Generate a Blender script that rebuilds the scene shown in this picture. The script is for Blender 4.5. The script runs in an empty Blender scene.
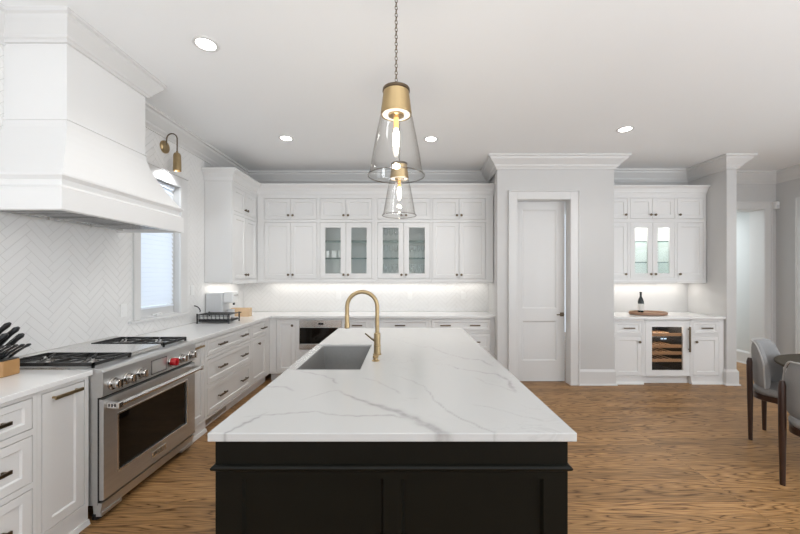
import bpy, bmesh, math, random
from mathutils import Vector, Matrix
random.seed(7)
SC = bpy.context.scene
COL = SC.collection
PI = math.pi

# ------------------------------------------------------------------ camera, world, exposure, large lights
H = 1.475
cd = bpy.data.cameras.new('camera'); cam = bpy.data.objects.new('camera', cd); COL.objects.link(cam)
cam.location = (0, 0, H); cam.rotation_euler = (PI/2, 0, 0)
cd.sensor_width = 36; cd.lens = 345/800*36; cd.shift_x = -0.005; cd.shift_y = 0.0106
cd.clip_start = 0.05
SC.camera = cam
w = bpy.data.worlds.new('sky'); SC.world = w; w.use_nodes = True
w.node_tree.nodes['Background'].inputs[0].default_value = (.80, .90, 1, 1)
w.node_tree.nodes['Background'].inputs[1].default_value = 1.0
SC.view_settings.view_transform = 'Standard'; SC.view_settings.look = 'None'
SC.view_settings.gamma = 1; SC.view_settings.use_curve_mapping = False
SC.view_settings.exposure = 0.45
SC.cycles.use_denoising = True
SC.cycles.max_bounces = 12; SC.cycles.diffuse_bounces = 6; SC.cycles.transparent_max_bounces = 16
SC.cycles.sample_clamp_indirect = 6

def area(name, loc, rot, sx, sy, power, col=(1, 1, 1), spread=PI):
    l = bpy.data.lights.new(name, 'AREA'); l.shape = 'RECTANGLE'; l.size = sx; l.size_y = sy
    l.energy = power; l.color = col; l.spread = spread
    o = bpy.data.objects.new(name, l); COL.objects.link(o); o.location = loc; o.rotation_euler = rot
    return o
# upward ceiling fill added low behind the camera, then daylight of the dining windows
for i, x in enumerate((-1.45, 1.35, 4.15)):
    area('rear_ceiling_fill', (x, -1.9, .55), (PI*.985, 0, 0), 1.9, 1.7, 70, (.905, .955, 1.0), math.radians(165))
for y, pw_, tl_ in ((-1.3, 100, .645), (1.6, 17, .60)): area('dining_window_daylight', (5.6, y, 1.3), (0, PI*tl_, 0), 1.7, 1.8, pw_, (.91, .957, 1.0))
area('kitchen_window_daylight', (-2.95, 3.53, 1.8), (0, -PI/2, 0), 1.5, .8, 4, (.90, .95, 1.0))
area('hall_fill', (5.0, 7.0, 2.6), (0, 0, 0), .8, 1.6, 34, (.93, .98, 1.0))  # unseen lamp added under the hall ceiling to brighten the hall

# ------------------------------------------------------------------ helpers
def ident(u, d, z): return (u, d, z)
def back(F): return lambda u, d, z: (u, F-d, z)      # a front facing the camera; d grows out of the face
def left(F): return lambda u, d, z: (F+d, u, z)      # a front on the left run; u runs away from the camera

class MB:
    def __init__(s, f=ident): s.bm = bmesh.new(); s.f = f; s.mi = 0
    def v(s, *p): return s.bm.verts.new(s.f(*p))
    def face(s, vs):
        try:
            fc = s.bm.faces.new(vs); fc.material_index = s.mi; return fc
        except ValueError: return None
    def box(s, x0, x1, y0, y1, z0, z1):
        vs = [s.v(x, y, z) for z in (z0, z1) for x, y in ((x0, y0), (x1, y0), (x1, y1), (x0, y1))]
        for q in ((0, 1, 2, 3), (4, 5, 6, 7), (0, 1, 5, 4), (1, 2, 6, 5), (2, 3, 7, 6), (3, 0, 4, 7)): s.face([vs[i] for i in q])
        return s
    def hexa(s, bot, top):
        vs = [s.v(*p) for p in bot+top]; n = len(bot)
        s.face(vs[:n]); s.face(vs[n:])
        for i in range(n): s.face([vs[i], vs[(i+1) % n], vs[n+(i+1) % n], vs[n+i]])
        return s
    def shaker(s, u0, u1, z0, z1, d0=-.021, d1=0.0, st=.06, rec=.009, ch=.006, hole=False, st_z=None):
        sz = st_z or st
        def ring(a, b, d): return [s.v(u0+a, d, z0+b), s.v(u1-a, d, z0+b), s.v(u1-a, d, z1-b), s.v(u0+a, d, z1-b)]
        bk = ring(0, 0, d0); o = ring(.0015, .0015, d1); i1 = ring(st, sz, d1)
        R = [bk, o, i1]
        if hole: R += [ring(st, sz, d0), bk]
        else: R += [ring(st+ch, sz+ch, d1-rec)]
        for A, B in zip(R[:-1], R[1:]):
            for k in range(4): s.face([A[k], A[(k+1) % 4], B[(k+1) % 4], B[k]])
        if not hole: s.face(R[-1]); s.face(bk)
        return s
    def slab(s, u0, u1, z0, z1, d0=-.021, d1=0.0): return s.box(u0, u1, d0, d1, z0, z1)
    def lathe(s, prof, c=(0, 0, 0), ax='z', n=24, close=True):
        # prof: (radius, height along axis)
        rings = []
        for r, h in prof:
            ring = []
            for k in range(n):
                a = 2*PI*k/n; p, q = r*math.cos(a), r*math.sin(a)
                if ax == 'z': P = (c[0]+p, c[1]+q, c[2]+h)
                elif ax == 'd': P = (c[0]+p, c[1]+h, c[2]+q)
                else: P = (c[0]+h, c[1]+p, c[2]+q)
                ring.append(s.v(*P))
            rings.append(ring)
        for A, B in zip(rings[:-1], rings[1:]):
            for k in range(n): s.face([A[k], A[(k+1) % n], B[(k+1) % n], B[k]])
        if close: s.face(rings[0]); s.face(rings[-1])
        return s
    def tube(s, path, r, n=10, caps=True):
        P = [Vector(p) for p in path]; m = len(P)
        rs = r if isinstance(r, (list, tuple)) else [r]*m
        t0 = (P[1]-P[0]).normalized()
        up = Vector((0, 0, 1)) if abs(t0.z) < .9 else Vector((1, 0, 0))
        nrm = t0.cross(up).normalized(); rings = []
        for i in range(m):
            t = (P[min(i+1, m-1)]-P[max(i-1, 0)]).normalized()
            nrm = (nrm - t*nrm.dot(t)).normalized(); b = t.cross(nrm)
            rings.append([s.v(*(P[i]+(nrm*math.cos(2*PI*k/n)+b*math.sin(2*PI*k/n))*rs[i])) for k in range(n)])
        for A, B in zip(rings[:-1], rings[1:]):
            for k in range(n): s.face([A[k], A[(k+1) % n], B[(k+1) % n], B[k]])
        if caps: s.face(rings[0]); s.face(rings[-1])
        return s
    def torus(s, c, R, r, m=Matrix.Identity(3), n=16, k=8, sx=1, sy=1):
        rings = []
        for i in range(n):
            a = 2*PI*i/n; ring = []
            for j in range(k):
                b = 2*PI*j/k
                p = Vector((math.cos(a)*(R*sx+r*math.cos(b)), math.sin(a)*(R*sy+r*math.cos(b)), r*math.sin(b)))
                ring.append(s.v(*(Vector(c)+m@p)))
            rings.append(ring)
        for i in range(n):
            A, B = rings[i], rings[(i+1) % n]
            for j in range(k): s.face([A[j], A[(j+1) % k], B[(j+1) % k], B[j]])
        return s
    def sweep(s, path, prof, closed=False):
        # path in XY with the room on its right-hand side; prof: (offset into the room, z)
        P = [Vector(p) for p in path]; m = len(P); rings = []
        for i in range(m):
            a = P[i-1] if (i > 0 or closed) else None
            b = P[(i+1) % m] if (i < m-1 or closed) else None
            def rn(p, q): d = (q-p).normalized(); return Vector((d.y, -d.x))
            if a is None: off = rn(P[i], b)
            elif b is None: off = rn(a, P[i])
            else:
                n1, n2 = rn(a, P[i]), rn(P[i], b); h = (n1+n2)
                off = h/(1+n1.dot(n2)) if h.length > 1e-6 else n1
            rings.append([s.v(P[i].x+off.x*o, P[i].y+off.y*o, z) for o, z in prof])
        k = len(prof)
        pairs = list(zip(rings[:-1], rings[1:])) + ([(rings[-1], rings[0])] if closed else [])
        for A, B in pairs:
            for j in range(k): s.face([A[j], A[(j+1) % k], B[(j+1) % k], B[j]])
        if not closed: s.face(rings[0]); s.face(rings[-1])
        return s

def worldloc(o):
    v = Vector((0, 0, 0))
    while o is not None: v += o.location; o = o.parent
    return v

def part(mb, name, mat, parent=None, bev=0, smooth=False, local=False, label=None, seg=2):
    bm = mb.bm
    bmesh.ops.recalc_face_normals(bm, faces=bm.faces)
    if parent is not None and not local:
        bmesh.ops.translate(bm, verts=bm.verts, vec=-worldloc(parent))
    me = bpy.data.meshes.new(name)
    bm.to_mesh(me); bm.free()
    o = bpy.data.objects.new(name, me); COL.objects.link(o)
    for m in (mat if isinstance(mat, (list, tuple)) else [mat]): me.materials.append(m)
    if parent is not None: o.parent = parent
    if smooth:
        for p in me.polygons: p.use_smooth = True
        try: me.set_sharp_from_angle(angle=math.radians(38))
        except Exception: pass
    if bev:
        b = o.modifiers.new('edge', 'BEVEL'); b.width = bev; b.segments = seg; b.limit_method = 'ANGLE'; b.angle_limit = math.radians(40)
        b.harden_normals = False
    if label: o['label'] = label
    return o

def T(name, label, cat, loc=(0, 0, 0), rz=0, group=None):
    o = bpy.data.objects.new(name, None); COL.objects.link(o); o.empty_display_size = .1
    o.location = loc; o.rotation_euler = (0, 0, rz)
    o['label'] = label; o['category'] = cat
    if group: o['group'] = group
    return o

def solo(mb, name, mat, label, cat, group=None, **k):
    """A thing that is one mesh, its origin at its base."""
    bm = mb.bm
    xs = [v.co.x for v in bm.verts]; ys = [v.co.y for v in bm.verts]; zs = [v.co.z for v in bm.verts]
    c = Vector(((min(xs)+max(xs))/2, (min(ys)+max(ys))/2, min(zs)))
    bmesh.ops.translate(bm, verts=bm.verts, vec=-c)
    o = part(mb, name, mat, None, **k); o.location = c
    o['label'] = label; o['category'] = cat
    if group: o['group'] = group
    return o

def struct(mb, name, mat, parent=None, **k):
    o = part(mb, name, mat, parent, **k)
    if parent is None: o['kind'] = 'structure'
    return o

def copy_tree(o, parent=None):
    c = o.copy(); COL.objects.link(c)
    if parent is not None: c.parent = parent
    for ch in list(o.children): copy_tree(ch, c)
    return c

# ------------------------------------------------------------------ materials
def mat(name, col, rough=.5, metal=0, **k):
    m = bpy.data.materials.new(name); m.use_nodes = True
    b = m.node_tree.nodes['Principled BSDF']
    b.inputs['Base Color'].default_value = (*col, 1); b.inputs['Roughness'].default_value = rough; b.inputs['Metallic'].default_value = metal
    for a, v in k.items(): b.inputs[a.replace('_', ' ')].default_value = v
    return m
def N(m, t, **props):
    n = m.node_tree.nodes.new(t)
    for a, v in props.items(): setattr(n, a, v)
    return n
def L(m, a, b): m.node_tree.links.new(a, b)
def bsdf(m): return m.node_tree.nodes['Principled BSDF']
def mottled(m, scale, amt, c1, c2, stretch=(1, 1, 1), bump=0.0, detail=4):
    tc = N(m, 'ShaderNodeTexCoord'); mp = N(m, 'ShaderNodeMapping'); mp.inputs['Scale'].default_value = stretch
    no = N(m, 'ShaderNodeTexNoise'); no.inputs['Scale'].default_value = scale; no.inputs['Detail'].default_value = detail
    L(m, tc.outputs['Object'], mp.inputs[0]); L(m, mp.outputs[0], no.inputs['Vector'])
    r = N(m, 'ShaderNodeValToRGB'); r.color_ramp.elements[0].position = .5-amt; r.color_ramp.elements[1].position = .5+amt
    r.color_ramp.elements[0].color = (*c1, 1); r.color_ramp.elements[1].color = (*c2, 1)
    L(m, no.outputs['Fac'], r.inputs[0]); L(m, r.outputs[0], bsdf(m).inputs['Base Color'])
    if bump:
        bp = N(m, 'ShaderNodeBump'); bp.inputs['Strength'].default_value = bump; bp.inputs['Distance'].default_value = .002
        L(m, no.outputs['Fac'], bp.inputs['Height']); L(m, bp.outputs[0], bsdf(m).inputs['Normal'])
    return m
def emit(name, col, st):
    m = bpy.data.materials.new(name); m.use_nodes = True; nt = m.node_tree
    b = nt.nodes['Principled BSDF']; b.inputs['Base Color'].default_value = (*col, 1)
    b.inputs['Emission Color'].default_value = (*col, 1); b.inputs['Emission Strength'].default_value = st
    return m
def clear_glass(name, tint=(1, 1, 1), ior=1.45, gloss_rough=.02, base=.0, edge=None):
    m = bpy.data.materials.new(name); m.use_nodes = True; nt = m.node_tree
    nt.nodes.remove(nt.nodes['Principled BSDF'])
    tr = N(m, 'ShaderNodeBsdfTransparent'); tr.inputs[0].default_value = (*tint, 1)
    gl = N(m, 'ShaderNodeBsdfGlossy'); gl.inputs['Roughness'].default_value = gloss_rough
    fr = N(m, 'ShaderNodeLayerWeight'); fr.inputs[0].default_value = .5
    pw = N(m, 'ShaderNodeMath', operation='POWER'); pw.inputs[1].default_value = 3.2; L(m, fr.outputs['Facing'], pw.inputs[0])
    ad = N(m, 'ShaderNodeMath', operation='MULTIPLY_ADD'); ad.inputs[1].default_value = ior-.9; ad.inputs[2].default_value = base+.03; ad.use_clamp = True
    pe = N(m, 'ShaderNodeMath', operation='POWER'); pe.inputs[1].default_value = 2.6; L(m, fr.outputs['Facing'], pe.inputs[0])
    et = N(m, 'ShaderNodeMix', data_type='RGBA'); et.inputs[6].default_value = (*tint, 1); et.inputs[7].default_value = (*(edge or tint), 1)
    L(m, pe.outputs[0], et.inputs[0]); L(m, et.outputs[2], tr.inputs[0])
    mx = N(m, 'ShaderNodeMixShader')
    L(m, pw.outputs[0], ad.inputs[0]); L(m, ad.outputs[0], mx.inputs[0]); L(m, tr.outputs[0], mx.inputs[1]); L(m, gl.outputs[0], mx.inputs[2])
    L(m, mx.outputs[0], nt.nodes['Material Output'].inputs[0])
    return m

M = {}
M['cab'] = mottled(mat('white_cabinet_paint', (.8, .79, .775), .38), 3, .5, (.755, .752, .746), (.77, .767, .76))
M['trim'] = mottled(mat('white_trim_paint', (.8, .79, .78), .4), 3, .5, (.665, .66, .653), (.68, .675, .668))
M['wall'] = mottled(mat('pale_wall_paint', (.7, .69, .67), .7), 2, .5, (.575, .57, .562), (.595, .59, .582))
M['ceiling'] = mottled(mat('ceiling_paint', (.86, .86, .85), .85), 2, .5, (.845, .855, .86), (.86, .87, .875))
M['tile'] = mottled(mat('glazed_white_tile', (.8, .79, .77), .16), 1.5, .4, (.78, .775, .765), (.81, .805, .795), bump=.06)
M['grout'] = mat('pale_grey_grout', (.63, .62, .605), .8)
M['hall'] = mat('hall_paint', (.64, .66, .66), .7)
M['steel'] = mottled(mat('brushed_steel', (.56, .55, .535), .4, .92), 60, .5, (.56, .558, .55), (.65, .648, .64), (1, .06, 1))
M['steel_top'] = mat('polished_steel', (.74, .735, .725), .22, 1)
M['chrome'] = mat('chrome', (.50, .48, .46), .12, 1)
M['black_glass'] = mat('black_glass', (.006, .005, .004), .05, 0, Specular_IOR_Level=.3)
M['iron'] = mat('cast_iron', (.018, .018, .018), .5)
M['dark_gap'] = mat('black_enamel', (.01, .01, .01), .4)
M['red'] = mat('red_knob', (.42, .012, .018), .25)
M['bronze'] = mottled(mat('aged_bronze', (.17, .12, .075), .38, 1), 30, .5, (.13, .10, .072), (.20, .155, .105))
M['brass'] = mottled(mat('brushed_brass', (.55, .36, .15), .28, 1), 40, .5, (.40, .29, .15), (.54, .395, .21), (1, 1, .08))
M['brass_satin'] = mottled(mat('satin_brass', (.42, .31, .17), .36, 1), 40, .5, (.36, .265, .14), (.48, .36, .205))
M['black'] = mat('black_metal', (.012, .012, .013), .4)
M['plastic_black'] = mat('black_handle', (.014, .014, .015), .3)
M['espresso'] = mottled(mat('black_green_paint', (.006, .006, .004), .45, 0, Specular_IOR_Level=.16), 8, .5, (.0036, .0036, .0024), (.0050, .0050, .0034))
M['sink'] = mottled(mat('grey_sink_steel', (.3, .3, .295), .42, .5), 40, .5, (.275, .272, .265), (.32, .317, .31))
M['glass'] = clear_glass('clear_glass', (.985, .99, .99), 1.3, .02, 0, (.82, .85, .84))
M['pendant_glass'] = clear_glass('pendant_glass', (.985, .983, .975), 1.3, .03, .03, (.50, .475, .44))
M['rim_glass'] = clear_glass('pendant_rim_glass', (.72, .70, .67), 1.4, .05, .12, (.35, .33, .30))
M['pane'] = clear_glass('cabinet_pane', (.955, .97, .965), 1.25)
M['oven_glass'] = clear_glass('smoked_glass', (.85, .82, .79), 1.1)
M['shelf_glass'] = mat('green_edge_glass', (.10, .14, .13), .15)
M['shelf_clear'] = clear_glass('shelf_glass', (.86, .93, .91), 1.3)
M['ceramic'] = mat('white_ceramic', (.86, .86, .85), .15)
M['chair_fabric'] = mottled(mat('grey_upholstery', (.35, .345, .34), .9), 240, .4, (.20, .198, .198), (.32, .315, .312), bump=.4)
M['piping'] = mat('grey_piping', (.42, .41, .40), .85)
M['walnut'] = mottled(mat('dark_stained_wood', (.045, .02, .012), .32), 14, .4, (.022, .010, .007), (.05, .022, .014), (1, 1, .1))
M['table'] = mottled(mat('dark_table_top', (.07, .06, .045), .6, 0, Specular_IOR_Level=.12), 12, .4, (.048, .039, .027), (.068, .056, .04), (.2, 1, 1))
M['oak'] = mottled(mat('golden_oak', (.5, .3, .13), .45), 9, .35, (.33, .17, .06), (.46, .26, .105), (.25, 1, 1))
M['pale_wood'] = mottled(mat('pale_wood', (.6, .42, .26), .5), 9, .35, (.58, .40, .24), (.70, .52, .34), (.25, 1, 1))
M['rose_wood'] = mottled(mat('reddish_wood', (.3, .17, .11), .35), 9, .35, (.26, .14, .085), (.40, .24, .16), (.25, 1, 1))
M['shelf_wood'] = mottled(mat('rack_wood', (.6, .38, .22), .5), 9, .35, (.55, .33, .18), (.68, .44, .26), (.25, 1, 1))
M['plastic_white'] = mat('white_plastic', (.8, .8, .79), .3)
M['plastic_grey'] = mat('grey_plastic', (.63, .64, .65), .4)
M['bottle'] = mat('dark_green_bottle', (.015, .022, .022), .08)
M['paper'] = mat('paper_label', (.75, .74, .71), .6)
M['foil'] = mat('bottle_foil', (.03, .035, .035), .3, .6)
M['lens'] = emit('lit_lens', (1, .97, .92), 9)
M['bulb'] = emit('lit_bulb', (1, .93, .80), 14)
M['socket'] = emit('warm_lit_sleeve', (1, .55, .18), .45)
M['led'] = emit('blue_display', (.55, .75, 1), 1.2)
M['undercab'] = emit('lit_strip', (1, .96, .9), 3)
M['screen'] = mat('display_panel', (.50, .49, .47), .18, .6)
M['floor_shoe'] = M['trim']

def blind_mat():
    m = mat('white_blind', (.85, .88, .92), .6)
    b = bsdf(m); t = N(m, 'ShaderNodeBsdfTranslucent'); t.inputs[0].default_value = (.86, .89, .93, 1)
    mx = N(m, 'ShaderNodeMixShader'); mx.inputs[0].default_value = .5
    L(m, b.outputs[0], mx.inputs[1]); L(m, t.outputs[0], mx.inputs[2]); L(m, mx.outputs[0], m.node_tree.nodes['Material Output'].inputs[0])
    return m
M['blind'] = blind_mat()

def quartz():
    m = mat('white_veined_quartz', (.8, .79, .77), .2)
    tc = N(m, 'ShaderNodeTexCoord')
    at = N(m, 'ShaderNodeAttribute'); at.attribute_name = 'vein'
    n1 = N(m, 'ShaderNodeTexNoise'); n1.inputs['Scale'].default_value = 3.2; n1.inputs['Detail'].default_value = 5; n1.inputs['Distortion'].default_value = 1.1
    L(m, tc.outputs['Object'], n1.inputs['Vector'])
    sb = N(m, 'ShaderNodeMath', operation='SUBTRACT'); sb.inputs[1].default_value = .5; L(m, n1.outputs['Fac'], sb.inputs[0])
    ab = N(m, 'ShaderNodeMath', operation='ABSOLUTE'); L(m, sb.outputs[0], ab.inputs[0])
    r1 = N(m, 'ShaderNodeMapRange'); r1.inputs['From Min'].default_value = 0; r1.inputs['From Max'].default_value = .012; r1.inputs['To Min'].default_value = .16; r1.inputs['To Max'].default_value = 0
    L(m, ab.outputs[0], r1.inputs['Value'])
    n2 = N(m, 'ShaderNodeTexNoise'); n2.inputs['Scale'].default_value = 2.1; L(m, tc.outputs['Object'], n2.inputs['Vector'])
    r2 = N(m, 'ShaderNodeMapRange'); r2.inputs['From Min'].default_value = .5; r2.inputs['From Max'].default_value = .66; L(m, n2.outputs['Fac'], r2.inputs['Value'])
    mu = N(m, 'ShaderNodeMath', operation='MULTIPLY'); L(m, r1.outputs[0], mu.inputs[0]); L(m, r2.outputs[0], mu.inputs[1])
    n3 = N(m, 'ShaderNodeTexNoise'); n3.inputs['Scale'].default_value = 26; n3.inputs['Detail'].default_value = 4; L(m, tc.outputs['Object'], n3.inputs['Vector'])
    r3 = N(m, 'ShaderNodeMapRange'); r3.inputs['From Min'].default_value = .3; r3.inputs['From Max'].default_value = .6; r3.inputs['To Min'].default_value = .45; L(m, n3.outputs['Fac'], r3.inputs['Value'])
    m2 = N(m, 'ShaderNodeMath', operation='MULTIPLY'); L(m, at.outputs['Fac'], m2.inputs[0]); L(m, r3.outputs[0], m2.inputs[1])
    ad = N(m, 'ShaderNodeMath', operation='ADD', use_clamp=True); L(m, m2.outputs[0], ad.inputs[0]); L(m, mu.outputs[0], ad.inputs[1])
    mx = N(m, 'ShaderNodeMix', data_type='RGBA'); mx.inputs[6].default_value = (.50, .50, .495, 1); mx.inputs[7].default_value = (.265, .258, .254, 1)
    L(m, ad.outputs[0], mx.inputs[0]); L(m, mx.outputs[2], bsdf(m).inputs['Base Color'])
    return m
M['quartz'] = quartz()
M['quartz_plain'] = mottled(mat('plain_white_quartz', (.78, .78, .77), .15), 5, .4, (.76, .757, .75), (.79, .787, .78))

def floor_mat():
    m = mat('oak_planks', (.3, .18, .09), .42, 0, Specular_IOR_Level=.3)
    PW = .125
    tc = N(m, 'ShaderNodeTexCoord')
    sx = N(m, 'ShaderNodeSeparateXYZ'); L(m, tc.outputs['Object'], sx.inputs[0])
    br = N(m, 'ShaderNodeTexBrick'); br.offset = .37; br.offset_frequency = 1
    br.inputs['Scale'].default_value = 1; br.inputs['Brick Width'].default_value = 1.35; br.inputs['Row Height'].default_value = PW
    br.inputs['Mortar Size'].default_value = .0011; br.inputs['Mortar Smooth'].default_value = .3; br.inputs['Bias'].default_value = 0
    br.inputs['Color1'].default_value = (0, 0, 0, 1); br.inputs['Color2'].default_value = (1, 1, 1, 1); br.inputs['Mortar'].default_value = (.4, .4, .4, 1)
    L(m, tc.outputs['Object'], br.inputs['Vector'])
    # per-plank shift of the grain
    sc = N(m, 'ShaderNodeVectorMath', operation='SCALE'); sc.inputs[3].default_value = 37.0; L(m, br.outputs['Color'], sc.inputs[0])
    va = N(m, 'ShaderNodeVectorMath', operation='ADD'); L(m, tc.outputs['Object'], va.inputs[0]); L(m, sc.outputs[0], va.inputs[1])
    mp = N(m, 'ShaderNodeMapping'); mp.inputs['Scale'].default_value = (.7, 7.5, 1); L(m, va.outputs[0], mp.inputs[0])
    # cathedral grain: contour lines of a stretched noise
    n1 = N(m, 'ShaderNodeTexNoise'); n1.inputs['Scale'].default_value = 1.25; n1.inputs['Detail'].default_value = 2.5; n1.inputs['Roughness'].default_value = .45; L(m, mp.outputs[0], n1.inputs['Vector'])
    ml = N(m, 'ShaderNodeMath', operation='MULTIPLY'); ml.inputs[1].default_value = 34; L(m, n1.outputs['Fac'], ml.inputs[0])
    fr = N(m, 'ShaderNodeMath', operation='PINGPONG'); fr.inputs[1].default_value = 1; L(m, ml.outputs[0], fr.inputs[0])
    mp2 = N(m, 'ShaderNodeMapping'); mp2.inputs['Scale'].default_value = (4, 90, 1); L(m, va.outputs[0], mp2.inputs[0])
    n2 = N(m, 'ShaderNodeTexNoise'); n2.inputs['Scale'].default_value = 2.0; n2.inputs['Detail'].default_value = 5; L(m, mp2.outputs[0], n2.inputs['Vector'])
    r = N(m, 'ShaderNodeValToRGB'); e = r.color_ramp.elements
    e[0].position = 0; e[0].color = (.125, .058, .019, 1); e[1].position = 1; e[1].color = (.40, .225, .094, 1)
    x = e.new(.28); x.color = (.30, .162, .064, 1)
    L(m, fr.outputs[0], r.inputs[0])
    r2 = N(m, 'ShaderNodeMapRange'); r2.inputs['From Min'].default_value = .3; r2.inputs['From Max'].default_value = .7; r2.inputs['To Min'].default_value = .72; r2.inputs['To Max'].default_value = 1.16; L(m, n2.outputs['Fac'], r2.inputs['Value'])
    r3 = N(m, 'ShaderNodeMapRange'); r3.inputs['To Min'].default_value = .80; r3.inputs['To Max'].default_value = 1.16; L(m, br.outputs['Color'], r3.inputs['Value'])
    n4 = N(m, 'ShaderNodeTexNoise'); n4.inputs['Scale'].default_value = .9; n4.inputs['Detail'].default_value = 3; L(m, mp.outputs[0], n4.inputs['Vector'])
    r4 = N(m, 'ShaderNodeMapRange'); r4.inputs['From Min'].default_value = .3; r4.inputs['From Max'].default_value = .7; r4.inputs['To Min'].default_value = .9; r4.inputs['To Max'].default_value = 1.08; L(m, n4.outputs['Fac'], r4.inputs['Value'])
    p0 = N(m, 'ShaderNodeMath', operation='MULTIPLY'); L(m, r2.outputs[0], p0.inputs[0]); L(m, r4.outputs[0], p0.inputs[1])
    p = N(m, 'ShaderNodeMath', operation='MULTIPLY'); L(m, p0.outputs[0], p.inputs[0]); L(m, r3.outputs[0], p.inputs[1])
    gm = N(m, 'ShaderNodeMapRange'); gm.inputs['To Min'].default_value = 1; gm.inputs['To Max'].default_value = .45; L(m, br.outputs['Fac'], gm.inputs['Value'])
    p2 = N(m, 'ShaderNodeMath', operation='MULTIPLY'); L(m, p.outputs[0], p2.inputs[0]); L(m, gm.outputs[0], p2.inputs[1])
    vs = N(m, 'ShaderNodeVectorMath', operation='SCALE'); L(m, r.outputs[0], vs.inputs[0]); L(m, p2.outputs[0], vs.inputs[3])
    L(m, vs.outputs[0], bsdf(m).inputs['Base Color'])
    bp = N(m, 'ShaderNodeBump'); bp.inputs['Strength'].default_value = .12; bp.inputs['Distance'].default_value = .002
    L(m, p2.outputs[0], bp.inputs['Height']); L(m, bp.outputs[0], bsdf(m).inputs['Normal'])
    return m
M['floor'] = floor_mat()

# ------------------------------------------------------------------ dimensions
ZC = 3.07            # ceiling
XL = -2.50           # left wall
YB = 5.38            # kitchen back wall
YP = 4.645           # front of the pantry wall
YBAR = 5.28          # back of the bar alcove
XR = 5.80            # dining right wall
YR = -3.0            # wall behind the camera
PX0, PX1 = 1.258, 2.827   # pantry wall
SX0, SX1 = 1.315, 2.785    # its two side faces
CX0, CX1 = 4.344, 4.477   # partition right of the bar
WY0, WY1, WZ0, WZ1 = 3.25, 3.83, 1.06, 2.45   # kitchen window opening
CT = .914            # worktop height

# ------------------------------------------------------------------ room shell
struct(MB().box(XL-.3, 6.9, YR-.2, 9.0, -.1, 0), 'floor', M['floor'])
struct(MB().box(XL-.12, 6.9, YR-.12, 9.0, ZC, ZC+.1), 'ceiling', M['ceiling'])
mb = MB()
mb.box(XL-.12, XL, YR, WY0, 0, ZC); mb.box(XL-.12, XL, WY1, YB+.12, 0, ZC)
mb.box(XL-.12, XL, WY0, WY1, 0, WZ0); mb.box(XL-.12, XL, WY0, WY1, WZ1, ZC)
wall_left = struct(mb, 'wall_left', M['wall'])
wall_back = struct(MB().box(XL, SX0, YB, YB+.12, 0, ZC), 'wall_back', M['wall'])
# pantry wall with its door opening, thickened returns
DX0, DX1, DZ = 1.5215, 2.235, 2.497
mb = MB()
mb.box(PX0, DX0, YP, YP+.13, 0, ZC); mb.box(DX1, PX1, YP, YP+.13, 0, ZC); mb.box(DX0, DX1, YP, YP+.13, DZ, ZC)
mb.box(SX0, SX0+.1, YP+.13, YB+.12, 0, ZC); mb.box(SX1-.1, SX1, YP+.13, YB+.12, 0, ZC)
struct(mb, 'wall_pantry', M['wall'])
struct(MB().box(SX1, CX0, YBAR, YBAR+.12, 0, ZC), 'wall_bar', M['wall'])
struct(MB().box(CX0, CX1, YP, 5.38, 0, ZC), 'wall_partition', M['wall'])
OX0, OX1, OZ = 4.72, 5.60, 2.505
mb = MB()
mb.box(CX0, OX0, 5.38, 5.58, 0, ZC); mb.box(OX1, XR, 5.38, 5.58, 0, ZC); mb.box(OX0, OX1, 5.38, 5.58, OZ, ZC)
struct(mb, 'wall_dining', M['wall'])
mb = MB(); mb.box(XR, XR+.12, YR, -2.2, 0, ZC); mb.box(XR, XR+.12, -.4, .7, 0, ZC); mb.box(XR, XR+.12, -2.2, -.4, 0, .55); mb.box(XR, XR+.12, -2.2, -.4, 2.45, ZC); mb.box(XR, XR+.12, 2.5, 5.58, 0, ZC); mb.box(XR, XR+.12, .7, 2.5, 0, .55); mb.box(XR, XR+.12, .7, 2.5, 2.45, ZC)
struct(mb, 'wall_right', M['wall'])
mb = MB(); mb.box(5.72, 5.80, 5.58, 8.6, 0, ZC); mb.box(4.2, 5.80, 8.6, 8.7, 0, ZC); mb.box(4.2, 4.28, 5.58, 8.6, 0, ZC)
struct(mb, 'wall_hall', M['hall'])
# wall behind the camera with three windows
mb = MB(); xs = [XL, -2.4, -.5, .4, 2.3, 3.2, 5.1, XR]
for i in range(0, 7):
    if i % 2 == 0: mb.box(xs[i], xs[i+1], YR-.12, YR, 0, ZC)
    else: mb.box(xs[i], xs[i+1], YR-.12, YR, 0, .5); mb.box(xs[i], xs[i+1], YR-.12, YR, 2.6, ZC)
struct(mb, 'wall_rear', M['wall'])

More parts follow.
